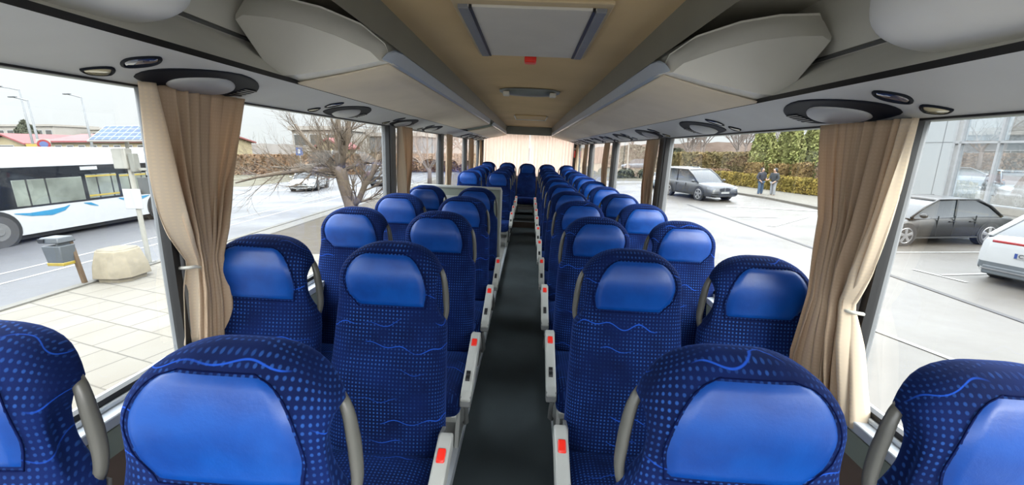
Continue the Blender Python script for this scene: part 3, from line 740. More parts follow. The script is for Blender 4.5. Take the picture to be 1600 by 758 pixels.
# ---- cars
m_tyre = om('tyre', 40,40,44,.8); m_rim = om('alloy', 216,216,218,.3, metal=.4); m_dark = om('dark_trim', 44,48,52,.5, .8)
m_cglass = plain('car_glass', oc(52,70,84,.6), .12, spec=.4, coat=.08); m_head = plain('headlight', oc(225,230,235), .1, coat=1); m_tail = plain('taillight', oc(214,44,44), .2)
m_plate = om('plate', 238,238,234,.5); m_blue = om('plate_blue', 40,90,190,.5)
def car(label, paint, cx, cy, ang, L=4.5, W=1.8, H=1.45, kind='sedan', group=None, plate=None, lower=None, rim_dark=False, detail=True, z=0, name=None):
    """cx, cy are real metres in the outside frame; local +x is the front"""
    r = out(empty(name or 'car', label, 'car', group, loc=(cx, cy, z), rz=ang))
    hw = W/2; zb = .24 if kind == 'suv' else .18
    if kind == 'sedan': prof = [(-.5,.62,.86),(-.49,.80,.93),(-.46,.86,.96),(-.36,.89,.98),(-.2,.90,1.),(.05,.88,1.),(.22,.84,1.),(.38,.74,.98),(.46,.66,.94),(.49,.58,.86),(.5,.45,.80)]; gh = (-.40,-.22,.06,.26); hz = .895
    elif kind == 'suv': prof = [(-.5,.80,.86),(-.49,.98,.93),(-.46,1.04,.96),(-.3,1.05,.99),(0,1.02,1.),(.22,.99,1.),(.3,.97,1.),(.42,.90,.97),(.47,.80,.93),(.495,.68,.86),(.5,.5,.8)]; gh = (-.485,-.40,.02,.25); hz = 1.03
    else: prof = [(-.5,.72,.86),(-.49,.88,.93),(-.46,.93,.96),(-.3,.95,.99),(0,.93,1.),(.22,.88,1.),(.3,.85,1.),(.42,.75,.97),(.47,.66,.93),(.495,.56,.86),(.5,.45,.8)]; gh = (-.475,-.36,.04,.28); hz = .93
    if kind == 'fastback': gh = (-.475,-.08,.08,.29)
    k = H/{'sedan':1.45,'suv':1.75}.get(kind, 1.5); hz *= k
    rings = []
    for x, zs, f in prof:
        zs *= k; h = hw*f; zb_ = zb+(.06 if abs(x) > .485 else 0)
        half = [(0,zb_),(.55*h,zb_),(.93*h,zb_+.04),(h,zb_+.16),(h*1.0,zb_+(zs-zb_)*.55),(h*.97,zs-.10),(h*.93,zs-.035),(h*.80,zs),(.4*h,zs+.018),(0,zs+.025)]
        rings.append([(x*L, p[0], p[1]) for p in half]+[(x*L, -p[0], p[1]) for p in half[-2:0:-1]])
    MB().loft(rings).build('body', paint, r, smooth=True, angle=42)
    # glasshouse
    x0, x1, x2, x3 = [g*L for g in gh]; tw = hw*.74; bw = hw*.91
    gl = []
    for x, z, w_ in ((x0,hz-.03,bw*.95),(x0+(x1-x0)*.5,hz+(H-hz)*.55,bw*.86),(x1,H-.06,tw),(x1+(x2-x1)*.5,H-.025,tw*1.01),(x2,H-.06,tw),(x2+(x3-x2)*.5,hz+(H-hz)*.52,bw*.88),(x3,hz-.05,bw*.95)):
        gl.append((x, z, w_))
    rg = []
    for x, z, w_ in gl:
        b0 = hz-.06
        rg.append([(x,-bw*.98 if z > hz else -w_,b0),(x,-bw*.94 if z > hz else -w_,min(z,hz)),(x,-w_,z),(x,0,z+.012),(x,w_,z),(x,bw*.94 if z > hz else w_,min(z,hz)),(x,bw*.98 if z > hz else w_,b0)])
    MB().loft(rg).build('windows', m_cglass, r, smooth=True, angle=25)
    rf = []
    for i in range(9):
        t = i/8; x = x1-.05+(x2-x1+.1)*t; z = H-.055+.05*math.sin(PI*t)
        rf.append([(x, tw*1.02*math.cos(PI*j/8), z-.02+.035*math.sin(PI*j/8)) for j in range(9)])
    MB().loft(rf).build('roof', paint, r, smooth=True)
    mb = MB()
    for s_ in (-1, 1):
        mb.tube([(x3-.02,s_*bw*.95,hz-.03),((x2+x3)/2,s_*bw*.895,hz+(H-hz)*.53),(x2,s_*tw*1.02,H-.05)], .030, 6)
        mb.tube([(x0+.02,s_*bw*.95,hz-.02),((x1+x0)/2,s_*bw*.875,hz+(H-hz)*.56),(x1,s_*tw*1.02,H-.05)], .05 if kind != 'sedan' else .04, 6)
        mb.tube([(x1,s_*tw*1.02,H-.05),((x1+x2)/2,s_*tw*1.03,H-.035),(x2,s_*tw*1.02,H-.05)], .028, 6)
    mb.build('pillars', paint, r, smooth=True)
    mb = MB()
    for s_ in (-1, 1):
        mb.tube([((x1+x2)/2+.1,s_*bw*.955,hz-.02),((x1+x2)/2+.02,s_*tw*1.035,H-.05)], .03, 5)
        if kind != 'sedan': mb.tube([(x1+.02,s_*bw*.955,hz-.02),(x1-.02,s_*tw*1.03,H-.06)], .035, 5)
    mb.build('door_posts', m_dark, r)
    rr = .33 if kind != 'suv' else .385
    wx = (.30*L, -.295*L)
    for x in wx:
        for s_ in (-1, 1):
            MB().cyl((x, s_*(hw-.10), rr+.02), (0,1,0), rr*1.14, .215, 24).build('wheel_arch', m_dark, r)
            wv = MB().cyl((x, s_*(hw-.095), rr), (0,1,0), rr, .235, 26).build('wheel', m_tyre, r)
            mb = MB(); yy = s_*(hw+.024)
            for q in range(5):
                a = 2*PI*q/5+.3
                mb.tube([(x, yy, rr), (x+math.cos(a)*rr*.66, yy-.008*s_, rr+math.sin(a)*rr*.66)], [rr*.13, rr*.17], 6, flat=.4)
            pts = [(x+math.cos(2*PI*q/24)*rr*.70, yy-.01*s_, rr+math.sin(2*PI*q/24)*rr*.70) for q in range(25)]
            mb.tube(pts, rr*.055, 6); mb.cyl((x, yy, rr), (0,1,0), rr*.16, .02, 12)
            mb.build('rim', m_rim if not rim_dark else m_dark, wv, smooth=True, angle=40)
    if not detail: return r
    mb = MB()
    for s_ in (-1, 1):
        for x in (x2+.0+.32*0, (x1+x2)/2+.1, x1+.05): mb.box((x+.12, s_*(hw-.012), .62*k), (.012,.03,.62*k))
        mb.box((0, s_*(hw-.006), zb+.08), (L*.46,.03,.05))
    mb.build('door_seams', m_dark, r)
    mb = MB()
    for s_ in (-1, 1):
        for x in ((x1+x2)/2+.28, x1+.25): mb.box((x, s_*(hw-.004), hz-.14), (.2,.03,.03))
    mb.build('door_handles', paint, r, bevel=.006)
    for s_ in (-1, 1):
        MB().sph((x3-.22, s_*(hw+.07), hz+.06), (.09,.10,.075)).build('mirror', paint, r, smooth=True)
    fz = prof[-2][1]*k; rz_ = prof[1][1]*k
    for s_ in (-1, 1):
        if kind == 'fastback': continue
        MB().loft([[(L*.492,s_*hw*.50,fz+.03),(L*.492,s_*hw*.78,fz+.06),(L*.470,s_*hw*.92,fz+.10),(L*.470,s_*hw*.90,fz+.0),(L*.493,s_*hw*.76,fz-.05),(L*.497,s_*hw*.50,fz-.04)],
                   [(L*.47,s_*hw*.50,fz+.06),(L*.46,s_*hw*.74,fz+.09),(L*.43,s_*hw*.955,fz+.14),(L*.43,s_*hw*.96,fz+.04),(L*.47,s_*hw*.80,fz-.05),(L*.47,s_*hw*.50,fz-.05)]]).build('headlight', m_head, r, smooth=True, angle=40)
        MB().loft([[(-L*.497,s_*hw*.5,rz_-.14),(-L*.497,s_*hw*.8,rz_-.12),(-L*.475,s_*hw*.955,rz_-.10),(-L*.475,s_*hw*.965,rz_-.26),(-L*.497,s_*hw*.8,rz_-.28),(-L*.5,s_*hw*.6,rz_-.24)],
                   [(-L*.48,s_*hw*.5,rz_-.12),(-L*.47,s_*hw*.8,rz_-.1),(-L*.44,s_*hw*.985,rz_-.10),(-L*.44,s_*hw*.995,rz_-.25),(-L*.47,s_*hw*.8,rz_-.28),(-L*.48,s_*hw*.6,rz_-.24)]]).build('tail_light', m_tail, r, smooth=True, angle=40)
    # grille, lower intakes, bumper, plates
    if kind == 'suv':
        for s_ in (-1, 1):
            MB().prism([(.03,-.10),(.06,-.13),(.30,-.12),(.35,-.03),(.32,.06),(.06,.09),(.03,.05)], (L*.4905,0,fz+.02), (0,s_,0), (0,0,1), (1,0,0), .045).build('grille', m_dark, r, bevel=.012)
    else: MB().box((L*.4965, 0, fz-.03), (.05, W*.42, .12)).build('grille', m_dark, r, bevel=.02)
    mb = MB(); mb.box((L*.494, 0, zb+.16), (.06, W*.5, .12))
    for s_ in (-1, 1): mb.box((L*.490, s_*hw*.70, zb+.17), (.06, W*.16, .13))
    mb.build('air_intakes', m_dark, r, bevel=.02)
    MB().box((-L*.4955, 0, zb+.13), (.07, W*.80, .20)).build('rear_bumper', lower or m_dark, r, bevel=.03)
    MB().box((L*.502, 0, zb+.28), (.015, .52, .11)).build('number_plate', m_plate, r)
    pz = rz_-.30
    p = MB().box((-L*.502, 0, pz), (.015, .52, .115)).build('number_plate', m_plate, r)
    MB().box((-L*.502-.004, .235, pz), (.012, .045, .105)).build('blue_band', m_blue, p)
    if plate:
        t = bpy.data.curves.new('plate_text', 'FONT'); t.body = plate; t.size = .115; t.align_x = 'LEFT'; t.align_y = 'CENTER'; t.extrude = .001
        to = bpy.data.objects.new('plate_text_curve', t); COL.objects.link(to); bpy.context.view_layer.update()
        me = bpy.data.meshes.new_from_object(to.evaluated_get(bpy.context.evaluated_depsgraph_get())); bpy.data.objects.remove(to)
        o = bpy.data.objects.new('plate_text', me); COL.objects.link(o); o.parent = p; me.materials.clear(); me.materials.append(m_dark)
        o.matrix_local = Matrix(((0,0,-1,-L*.502-.012),(-1,0,0,.195),(0,1,0,pz),(0,0,0,1)))
    if lower and plate:
        MB().box((-L*.490, 0, rz_-.06), (.05, W*.74, .06)).build('light_bar', m_tail, r, bevel=.015)
        MB().box((-L*.492, 0, zb+.24), (.07, W*.90, .20)).build('lower_cladding', lower, r, bevel=.04)
        MB().box((-L*.502, 0, zb+.15), (.05, W*.80, .025)).build('bumper_line', m_rim, r)
    return r
m_blk = plain('paint_black', oc(20,25,32,.7), .35, spec=.3, coat=.05, var=.02)
m_gry = plain('paint_grey', oc(92,95,99,.75), .4, coat=.15, var=.02)
m_wht = plain('paint_white', oc(244,246,246,1.25), .25, coat=.6, var=.02)
m_sil = plain('paint_silver_blue', oc(186,206,220,1.15), .25, coat=.6, var=.02)
m_nvy = plain('paint_bluegrey', oc(110,140,165), .25, coat=.6, var=.02)
m_drd = plain('paint_dark_red', oc(120,70,80), .3, coat=.6, var=.02)
car('black sedan parked side-on before the white showroom', m_blk, 10.93*SC-.09, 11.02*SC+.83, PI+.099, L=4.6, W=1.78, H=1.44, kind='sedan')
hx, hy = math.cos(.27), math.sin(.27)
rcx, rcy = 8.62*SC+.90*hy, 8.06*SC-.90*hx
car('white hatchback seen from behind, cut off by the right edge', m_wht, rcx+2.1*hx, rcy+2.1*hy, .27, L=4.2, W=1.82, H=1.72, kind='fastback', plate='CB 113', lower=om('cladding_grey', 128,136,142,.6))
car('dark grey SUV facing the coach across the car park', m_gry, 10.30, 25.85, -1.30, L=4.9, W=1.95, H=1.76, kind='suv')
car('pale silver car standing behind the dark grey SUV', m_sil, 9.45*SC, 27.6*SC, PI+.30, L=4.6, W=1.8, H=1.6, kind='hatch')
car('small blue-grey car far off before the rounded bush', m_nvy, 13.2*SC, 52*SC, PI-.1, L=4.5, W=1.8, H=1.45, kind='sedan', detail=False)
car('white hatchback driving towards the coach on the street', m_wht, -16.45, 30.3, -1.36, L=4.4, W=1.8, H=1.46, kind='hatch')
car('dark car behind the bare tree, seen from the rear', m_blk, -10.2*SC, 29.2*SC, 1.62, L=4.4, W=1.8, H=1.45, kind='sedan')
car('dark red car further along the street behind the tree', m_drd, -12.6*SC, 34.2*SC, 1.62, L=4.3, W=1.75, H=1.5, kind='hatch')

# ---- city bus
m_bwht = plain('bus_white', oc(246,248,250,1.3), .35, coat=.4, var=.02); m_bglass = plain('bus_glass', oc(40,52,66,.8), .1, coat=.6)
m_pane = plain('bus_pane', oc(186,196,184,.9), .2, coat=.4, var=.35, scale=1.6); m_blue2 = om('swoosh_blue', 60,180,236,.4, 1.1); m_yel = om('yellow_rail', 236,206,80,.5, 1.1)
b = OE('city_bus', 'white city bus with dark window band and blue swooshes on the street', 'bus')
bx_, by0, by1 = -13.6*SC, 6.9*SC, 17.3*SC
def bring(y, k=1.0):
    P_ = [(0,.28),(0,2.5),(-.06,2.72),(-.25,2.84),(-2.25,2.84),(-2.44,2.72),(-2.5,2.5),(-2.5,.28)]
    return [(bx_-1.25+(p[0]+1.25)*k, y, 1.5+(p[1]-1.5)*k) for p in P_]
MB().loft([bring(by0, .9), bring(by0+.12, .98), bring(by0+.4), bring(by1-.4), bring(by1-.12,.98), bring(by1,.9)]).build('body', m_bwht, b, smooth=True, angle=35)
MB().bx(bx_-.02, bx_+.012, by0+.35, by1-.4, 1.12, 2.40).build('window_band', m_bglass, b, bevel=.01)
MB().bx(bx_-1.9, bx_-.5, 9.0*SC, 16.3*SC, 2.8, 3.02).build('roof_unit', m_bwht, b, bevel=.06)
MB().bx(bx_-2.0, bx_-.2, by0+.8, by1-.8, .12, .30).build('underbody', m_dark, b)
for y in (9.72, 14.45):
    MB().cyl((bx_-.13, y*SC, .52), (1,0,0), .60, .30, 28).build('wheel_arch', m_dark, b)
    wv = MB().cyl((bx_-.11, y*SC, .49), (1,0,0), .49, .31, 28).build('wheel', om('bus_tyre', 96,96,98,.8), b)
    MB().cyl((bx_+.035, y*SC, .49), (1,0,0), .28, .03, 20).cyl((bx_+.05, y*SC, .49), (1,0,0), .12, .05, 12).build('hub', om('bus_hub', 160,160,160,.5), wv, bevel=.01)
for a, c_, z0, z1 in ((7.35,9.9,1.35,2.0),(10.25,11.98,1.18,2.0),(12.1,13.05,1.2,2.05),(13.15,14.1,1.2,2.0),(14.2,15.6,1.2,2.0)):
    p = MB().bx(bx_+.006, bx_+.018, a*SC, c_*SC, z0, z1).build('window', m_pane if a > 10 else m_bglass, b, bevel=.01)
    if a > 12: MB().bx(bx_+.016, bx_+.024, a*SC, c_*SC, z1-.09, z1-.03).bx(bx_+.016, bx_+.024, a*SC, c_*SC, z0+.06, z0+.12).build('yellow_bar', m_yel, p)
    if a > 10: MB().bx(bx_+.016, bx_+.022, (a+.3)*SC, (a+.34)*SC, z0, z1).bx(bx_+.016, bx_+.022, (a+.75)*SC, (a+.79)*SC, z0, z1).build('pillar', m_dark, p)
MB().bx(bx_+.006, bx_+.02, 12.0*SC, 12.5*SC, 2.22, 2.34).build('route_sign', m_bwht, b)
def swoosh(pts):
    mb = MB(); n = len(pts)
    vs = []
    for i, (y, z, w_) in enumerate(pts): vs += [(bx_+.009, y*SC, z+w_), (bx_+.009, y*SC, z-w_)]
    mb.add(vs, [(2*i,2*i+1,2*i+3,2*i+2) for i in range(n-1)]); return mb
for pts in ([(10.15,.98,.01),(10.5,.90,.05),(11.0,.88,.09),(11.35,.95,.06),(11.5,1.05,.01)],[(11.9,1.06,.01),(12.1,1.0,.05),(12.3,.9,.01)],[(13.0,1.08,.02),(13.3,.98,.06),(13.7,.98,.08),(14.1,1.06,.01)],[(14.2,1.06,.01),(14.6,.98,.06),(15.1,1.06,.01)]):
    swoosh(pts).build('blue_swoosh', m_blue2, b, solid=.004)

# ---- bus stop, bin, planter, signs, lamps
m_post = om('post_white', 228,226,214,.5, 1.1)
r = OE('bus_stop', 'white bus stop post with tilted solar panel and boxes on the pavement', 'bus stop', x=-8.45, y=8.45)
MB().tube([(0,0,0),(0,0,2.9)], .055, 10).cyl((0,0,.02), (0,0,1), .16, .05, 14).build('post', m_post, r, smooth=True, angle=40)
def solar():
    m, nt, b_ = newmat('solar_cells'); co = objco(nt)
    br = node(nt, 'ShaderNodeTexBrick'); link(nt, co, br.inputs[0]); br.offset = 0
    br.inputs['Scale'].default_value = 1; br.inputs['Brick Width'].default_value = .19; br.inputs['Row Height'].default_value = .16; br.inputs['Mortar Size'].default_value = .01
    br.inputs['Color1'].default_value = oc(84,116,158); br.inputs['Color2'].default_value = oc(92,126,166); br.inputs['Mortar'].default_value = oc(215,225,235)
    link(nt, br.outputs[0], b_.inputs['Base Color']); b_.inputs['Roughness'].default_value = .5; b_.inputs['Specular IOR Level'].default_value = .15; return m
sp_ = Matrix.Rotation(.62, 3, 'X')
fr_ = MB().box((.07,0,3.32), (1.5,.66,.035), sp_).build('solar_frame', m_post, r, bevel=.006)
p = MB().box((0,0,0), (1.42,.58,.012)).build('solar_cells', solar(), fr_); p.matrix_local = Matrix.Translation((.07,-.013,3.338)) @ sp_.to_4x4()
MB().tube([(0,.02,2.85),(.05,.02,3.28)], .04, 8).build('panel_bracket', m_post, r)
MB().box((-.12,-.02,2.72), (.36,.2,.50)).build('battery_box', m_post, r, bevel=.02)
MB().box((.16,-.02,2.62), (.14,.16,.46)).build('control_box', om('box_grey', 190,192,182,.6), r, bevel=.02)
fl = MB().box((.42,0,2.46), (.72,.04,.06)).box((.42,0,2.36), (.05,.03,.1)).build('sign_arm', m_post, r)
MB().box((.44,0,2.05), (.62,.03,.42)).build('timetable_board', om('board_grey', 120,126,128,.6), r, bevel=.01)
MB().box((-.02,-.07,1.72), (.46,.03,.50)).build('notice_panel', m_bwht, r, bevel=.01)
r = OE('litter_bin', 'small grey litter bin with yellow bands hanging on a wooden post', 'litter bin', x=-8.46, y=6.98)
MB().box((0.03,.06,.5), (.07,.07,1.0), Matrix.Rotation(-.12, 3, 'Y')).build('post', om('post_wood', 150,120,84,.8), r)
MB().loft([[(x*k-.16, y*k-.07, z) for x, y in ((-.21,-.16),(.21,-.16),(.21,.16),(-.21,.16))] for z, k in ((.50,.82),(.94,1.0))]).build('bin_body', om('bin_grey', 128,136,142,.5), r, bevel=.02)
MB().loft([[(x*k-.16, y*k-.07, z) for x, y in ((-.215,-.165),(.215,-.165),(.215,.165),(-.215,.165))] for z, k in ((.50,.845),(.57,.875))]).build('yellow_band', m_yel, r, bevel=.01)
MB().loft([[(x*k-.16, y*k-.07, z) for x, y in ((-.23,-.18),(.23,-.18),(.23,.18),(-.23,.18))] for z, k in ((1.0,1.0),(1.12,.86))]).box((-.02,-.07,.97), (.05,.3,.1)).build('lid', om('bin_lid', 110,118,124,.5), r, bevel=.02)
MB().box((-.30,-.245,1.06), (.13,.03,.08)).build('opening', m_dark, r)
r = OE('stone_planter', 'squat pale stone planter block on the pavement', 'planter', x=-8.02, y=7.42)
octo = lambda k, z: [(k*.44*c_, k*.40*s_, z) for c_, s_ in ((1,.6),(.6,1),(-.6,1),(-1,.6),(-1,-.6),(-.6,-1),(.6,-1),(1,-.6))]
MB().loft([octo(.86,.0), octo(.87,.1), octo(1.06,.11), octo(1.0,.36), octo(.80,.70), octo(.74,.72)]).build('stone_body', om('planter_stone', 222,208,178,.9, bump=.5, bscale=30, var=.15), r, bevel=.012)
MB().loft([octo(.74,.72), octo(.70,.735)]).build('stone_top', om('planter_top', 196,184,158,.95, var=.2), r)
r = OE('post', 'white post with rusty foot at the left edge of the view', 'post', x=-7.75, y=5.15)
MB().tube([(0,0,0),(0,0,3.0)], .05, 10).build('shaft', m_post, r, smooth=True)
MB().tube([(0,0,0),(0,0,.12)], .056, 10).build('rusty_foot', om('rust', 170,110,70,.9), r)
def lamp(x, y, h, arm, lb):
    r = OE('street_lamp', lb, 'street lamp', 'street lamps beyond the bus', x=x, y=y)
    MB().tube([(0,0,0),(0,0,h*.5),(0,0,h)], [.12,.09,.07], 8).build('pole', om('lamp_grey', 176,180,182,.5), r, smooth=True)
    MB().tube([(0,0,h),(arm*.5,0,h+.16),(arm,0,h+.28)], .05, 6).build('arm', om('lamp_arm', 176,180,182,.5), r)
    MB().box((arm*1.12,0,h+.31), (.6,.22,.1)).build('lamp_head', om('lamp_head', 120,126,130,.5), r, bevel=.03)
lamp(-32.6,30,7.25,-1.1,'grey street lamp nearest the solar panel')
lamp(-37.2,30,7.9,-1.6,'tallest grey street lamp at the far left')
lamp(-34.3,28,6.75,-1.1,'grey street lamp in the middle of the three')
r = OE('traffic_sign', 'round red and blue no-parking sign seen over the city bus', 'traffic sign', x=-22.0, y=18.2)
MB().tube([(0,0,0),(0,0,3.3)], .04, 8).build('post', m_post, r)
MB().cyl((0,-.05,3.2), (.77,-.63,0), .25, .02, 24).build('disc', m_tail, r)
MB().cyl((.014,-.064,3.2), (.77,-.63,0), .16, .02, 24).build('disc_face', om('sign_blue', 90,120,200,.5), r)
MB().box((-.05,.0,3.2), (.03,.52,.56), Matrix.Rotation(-.69, 3, 'Z')).build('backing', m_post, r)
r = OE('traffic_sign', 'yellow rectangular sign seen over the city bus roof', 'traffic sign', x=-23.2, y=18.8)
MB().tube([(0,0,0),(0,0,3.2)], .04, 8).build('post', m_post, r)
MB().box((0,-.05,3.15), (.05,.62,.18), Matrix.Rotation(-.69, 3, 'Z')).box((0,-.05,2.92), (.05,.55,.16), Matrix.Rotation(-.69, 3, 'Z')).build('plate', m_yel, r)
r = OE('traffic_sign', 'small blue sign among the branches of the bare tree', 'traffic sign', x=-20.2, y=36)
MB().tube([(0,0,0),(0,0,3.0)], .05, 8).build('post', m_post, r)
MB().box((0,-.06,2.7), (.7,.05,.8)).build('plate', om('sign_blue2', 50,120,220,.5,1.1), r)
MB().box((0,-.09,2.7), (.22,.03,.45)).build('symbol', m_bwht, r)

# ---- buildings
def windows(parent, mat, x0, x1, n, z0, z1, y, w_):
    for i in range(n):
        x = x0+(x1-x0)*(i+.5)/n
        f = MB().box((x, y-.03, (z0+z1)/2), (w_+.16, .08, z1-z0+.16)).build('window', m_bwht, parent)
        MB().box((x, y-.06, (z0+z1)/2), (w_, .06, z1-z0)).build('pane', mat, f)
m_wp = om('pane_dark', 130,130,126,.2); m_roof = om('roof_red', 206,104,104,.8, 1.0); m_yw = om('wall_yellow', 232,214,168,.85, 1.15); m_cw = om('wall_cream', 226,218,206,.85, 1.15)
def gable(x0, x1, y0, y1, ze, zr, axis, parent, wall, roof, ov=.5):
    if axis == 'y':
        xm = (x0+x1)/2
        MB().loft([[(x0,y,0),(x1,y,0),(x1,y,ze),(xm,y,zr-.15),(x0,y,ze)] for y in (y0, y1)]).build('walls', wall, parent)
        MB().loft([[(x0-ov,y,ze-.2),(xm,y,zr),(x1+ov,y,ze-.2),(x1+ov,y,ze),(xm,y,zr+.2),(x0-ov,y,ze)] for y in (y0-ov, y1+ov)]).build('roof', roof, parent)
    else:
        ym = (y0+y1)/2
        MB().loft([[(x,y0,0),(x,y1,0),(x,y1,ze),(x,ym,zr-.15),(x,y0,ze)] for x in (x0, x1)]).build('walls', wall, parent)
        MB().loft([[(x,y0-ov,ze-.2),(x,ym,zr),(x,y1+ov,ze-.2),(x,y1+ov,ze),(x,ym,zr+.2),(x,y0-ov,ze)] for x in (x0-ov, x1+ov)]).build('roof', roof, parent)
r = OE('long_house', 'long low yellow house with red roof and small windows beyond the street', 'house')
gable(-53.9*SC, -36*SC, 45*SC, 53*SC, 4.0, 4.85, 'x', r, m_yw, m_roof)
windows(r, m_wp, -53.5*SC, -37*SC, 12, 2.3, 3.4, 45*SC, .8)
r = OE('gabled_house', 'yellow house with gable end facing the street at far left', 'house')
gable(-59.2*SC, -54.9*SC, 43.5*SC, 54*SC, 3.7, 4.75, 'y', r, m_yw, m_roof)
windows(r, m_wp, -58.4*SC, -55.6*SC, 1, 2.3, 3.4, 43.5*SC, 1.9)
def block(x0, x1, y, h, nx, nz, lb, wall):
    r = OE('apartment_block', lb, 'apartment block')
    MB().bx(x0*SC, x1*SC, y*SC, (y+10)*SC, 0, h).build('walls', wall, r)
    MB().bx(x0*SC-.3, x1*SC+.3, y*SC-.4, (y+10)*SC, h, h+.5).build('roof_edge', m_cw, r)
    for j in range(nz): windows(r, m_wp, x0*SC, x1*SC, nx, 1.2+j*(h-1)/nz, 1.2+j*(h-1)/nz+1.4, y*SC, 1.6)
block(-124,-106,90,8.8,8,3,'pale apartment block far beyond the houses at the left edge', m_cw)
block(-104,-84,96,8.2,8,3,'pale apartment block far off behind the street lamps', om('wall_pale', 224,216,200,.85,1.1))
block(-27,-21.5,47,5.4,3,2,'pale white building seen through the tree branches', m_cw)
r = OE('far_house', 'pale yellow house with red roof behind the bare tree', 'house')
gable(-22.2*SC, -19.6*SC, 43*SC, 46.3*SC, 3.1, 4.1, 'y', r, m_yw, m_roof)
windows(r, m_wp, -22.0*SC, -19.8*SC, 2, 1.9, 2.7, 43*SC, .6)
block(-18.5,-12.5,48,4.6,4,1,'blue-grey building far behind the right side of the bare tree', om('wall_bluegrey', 150,162,172,.8))
# showroom
m_panel = om('panel_white', 226,232,234,.45, 1.2, var=.02); m_mull = om('mullion', 232,234,236,.4, 1.1)
m_sglass = glass_mat('showroom_glass', (.55,.66,.74,1), 7.0, .06)
r = OE('showroom', 'white panelled car showroom with large reflecting glass panes at the right', 'building')
X = 18.3*SC
MB().bx(X, X+.4, 18.98*SC, 24*SC, .3, 6.5).build('panel_wall', m_panel, r)
mb = MB()
for y in (19.5, 20.6, 21.7, 22.8): mb.bx(X-.012, X+.02, y*SC-.015, y*SC+.015, .3, 6.5)
for z in (3.25, 5.6): mb.bx(X-.012, X+.02, 18.98*SC, 24*SC, z-.015, z+.015)
mb.build('panel_joint', om('joint_grey', 178,184,188,.6), r)
MB().bx(X-.03, X+.45, 9*SC, 24*SC, 0, .3).build('plinth', om('plinth', 214,206,192,.7, 1.1), r)
MB().bx(X, X+.4, 9*SC, 18.98*SC, 5.6, 6.5).build('fascia', m_panel, r)
for a, c_ in ((17.24,18.75),(15.7,17.24),(14.1,15.7),(12.5,14.1),(10.9,12.5)):
    for z0, z1 in ((.3,3.22),(3.22,5.6)):
        MB().quad((X+.1,a*SC,z0),(X+.1,c_*SC,z0),(X+.1,c_*SC,z1),(X+.1,a*SC,z1)).build('glass_pane', m_sglass, r)
mb = MB()
for y in (18.98,18.72,17.24,15.7,14.1,12.5,10.9): mb.bx(X-.02, X+.16, y*SC-.05, y*SC+.05, .3, 5.6)
mb.bx(X-.02, X+.16, 9*SC, 18.98*SC, 3.17, 3.27).bx(X-.02, X+.16, 9*SC, 18.98*SC, .26, .36)
mb.build('mullions', m_mull, r)
MB().bx(X+9, X+9.3, 6*SC, 24*SC, 0, 6.5).bx(X+.4, X+9.2, 6*SC, 24*SC, -.02, .02).build('interior', om('showroom_inside', 150,146,136,.8), r)
car('dark SUV added inside the showroom as a reflection in its lower panes', m_blk, X+2.6, 16.4*SC, -2.0, L=4.8, W=1.9, H=1.68, kind='suv', z=.05)  # added car, stands in for one mirrored in the panes
car('white SUV behind the dark one, added as a reflection in the showroom glass', m_wht, X+5.2, 20.2*SC, -2.2, L=4.6, W=1.9, H=1.7, kind='suv', z=.05)  # second added car behind the glass in place of a reflection
r = OE('reflected_container', 'blue waste container added inside the showroom as a reflection in its glass', 'container', x=22.2, y=17.3)  # container added behind the glass to imitate a mirrored one
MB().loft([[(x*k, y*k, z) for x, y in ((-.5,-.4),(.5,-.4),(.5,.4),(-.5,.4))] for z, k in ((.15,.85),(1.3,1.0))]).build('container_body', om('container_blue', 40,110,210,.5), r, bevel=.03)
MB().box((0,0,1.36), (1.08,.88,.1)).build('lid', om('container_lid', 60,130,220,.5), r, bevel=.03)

# ---- foliage
def leafmat(name, a, b_, c_, sc=3):
    m, nt, b = newmat(name); co = objco(nt)
    n = noise(nt, co, sc, 4, .65); kk = 1.15 if 'thuja' in name else 1.5
    a, b_, c_ = [tuple(x*kk for x in q[:3])+(1,) for q in (a, b_, c_)]
    link(nt, ramp(nt, n, [(.3, a), (.5, b_), (.72, c_)]), b.inputs['Base Color']); b.inputs['Roughness'].default_value = .9; b.inputs['Specular IOR Level'].default_value = .15
    return m
def leaf(mb, p, s_, rnd):
    a = Vector((rnd.gauss(0,1), rnd.gauss(0,1), rnd.gauss(0,1))).normalized(); b_ = a.orthogonal().normalized()*s_; c_ = a.cross(b_)*rnd.uniform(.5,1)
    p = Vector(p); mb.add([p-b_-c_*.3, p+c_, p+b_-c_*.3, p-c_*.8], [(0,1,2,3)])
def bush_box(mb, core, c, d, n, s_, rnd, rz=0):
    R_ = Matrix.Rotation(rz, 3, 'Z')
    core.box((c[0],c[1],c[2]+d[2]/2), (d[0]*.9,d[1]*.9,d[2]*.94), R_)
    ar = [d[0]*d[2], d[0]*d[2], d[1]*d[2], d[1]*d[2], d[0]*d[1]]
    for _ in range(n):
        f = rnd.choices(range(5), ar)[0]; u, v = rnd.uniform(-.5,.5), rnd.uniform(-.5,.5)
        q = [(u*d[0],-d[1]/2,(v+.5)*d[2]),(u*d[0],d[1]/2,(v+.5)*d[2]),(-d[0]/2,u*d[1],(v+.5)*d[2]),(d[0]/2,u*d[1],(v+.5)*d[2]),(u*d[0],v*d[1],d[2])][f]
        q = R_ @ Vector([q[i]*(1-abs(rnd.gauss(0,.03)))+rnd.gauss(0,.03) for i in range(3)])
        leaf(mb, (c[0]+q.x, c[1]+q.y, c[2]+max(.02,q.z)), s_*rnd.uniform(.6,1.3), rnd)
def hedge(name, label, cat, mat, boxes, n, s_, seed, group=None):
    rnd = random.Random(seed); r = OE(name, label, cat, group); mb = MB(); core = MB()
    for c, d, rz in boxes: bush_box(mb, core, c, d, n, s_, rnd, rz)
    core.build('bush_core', mat, r); mb.build('leaves', mat, r, fix=False)
    return r
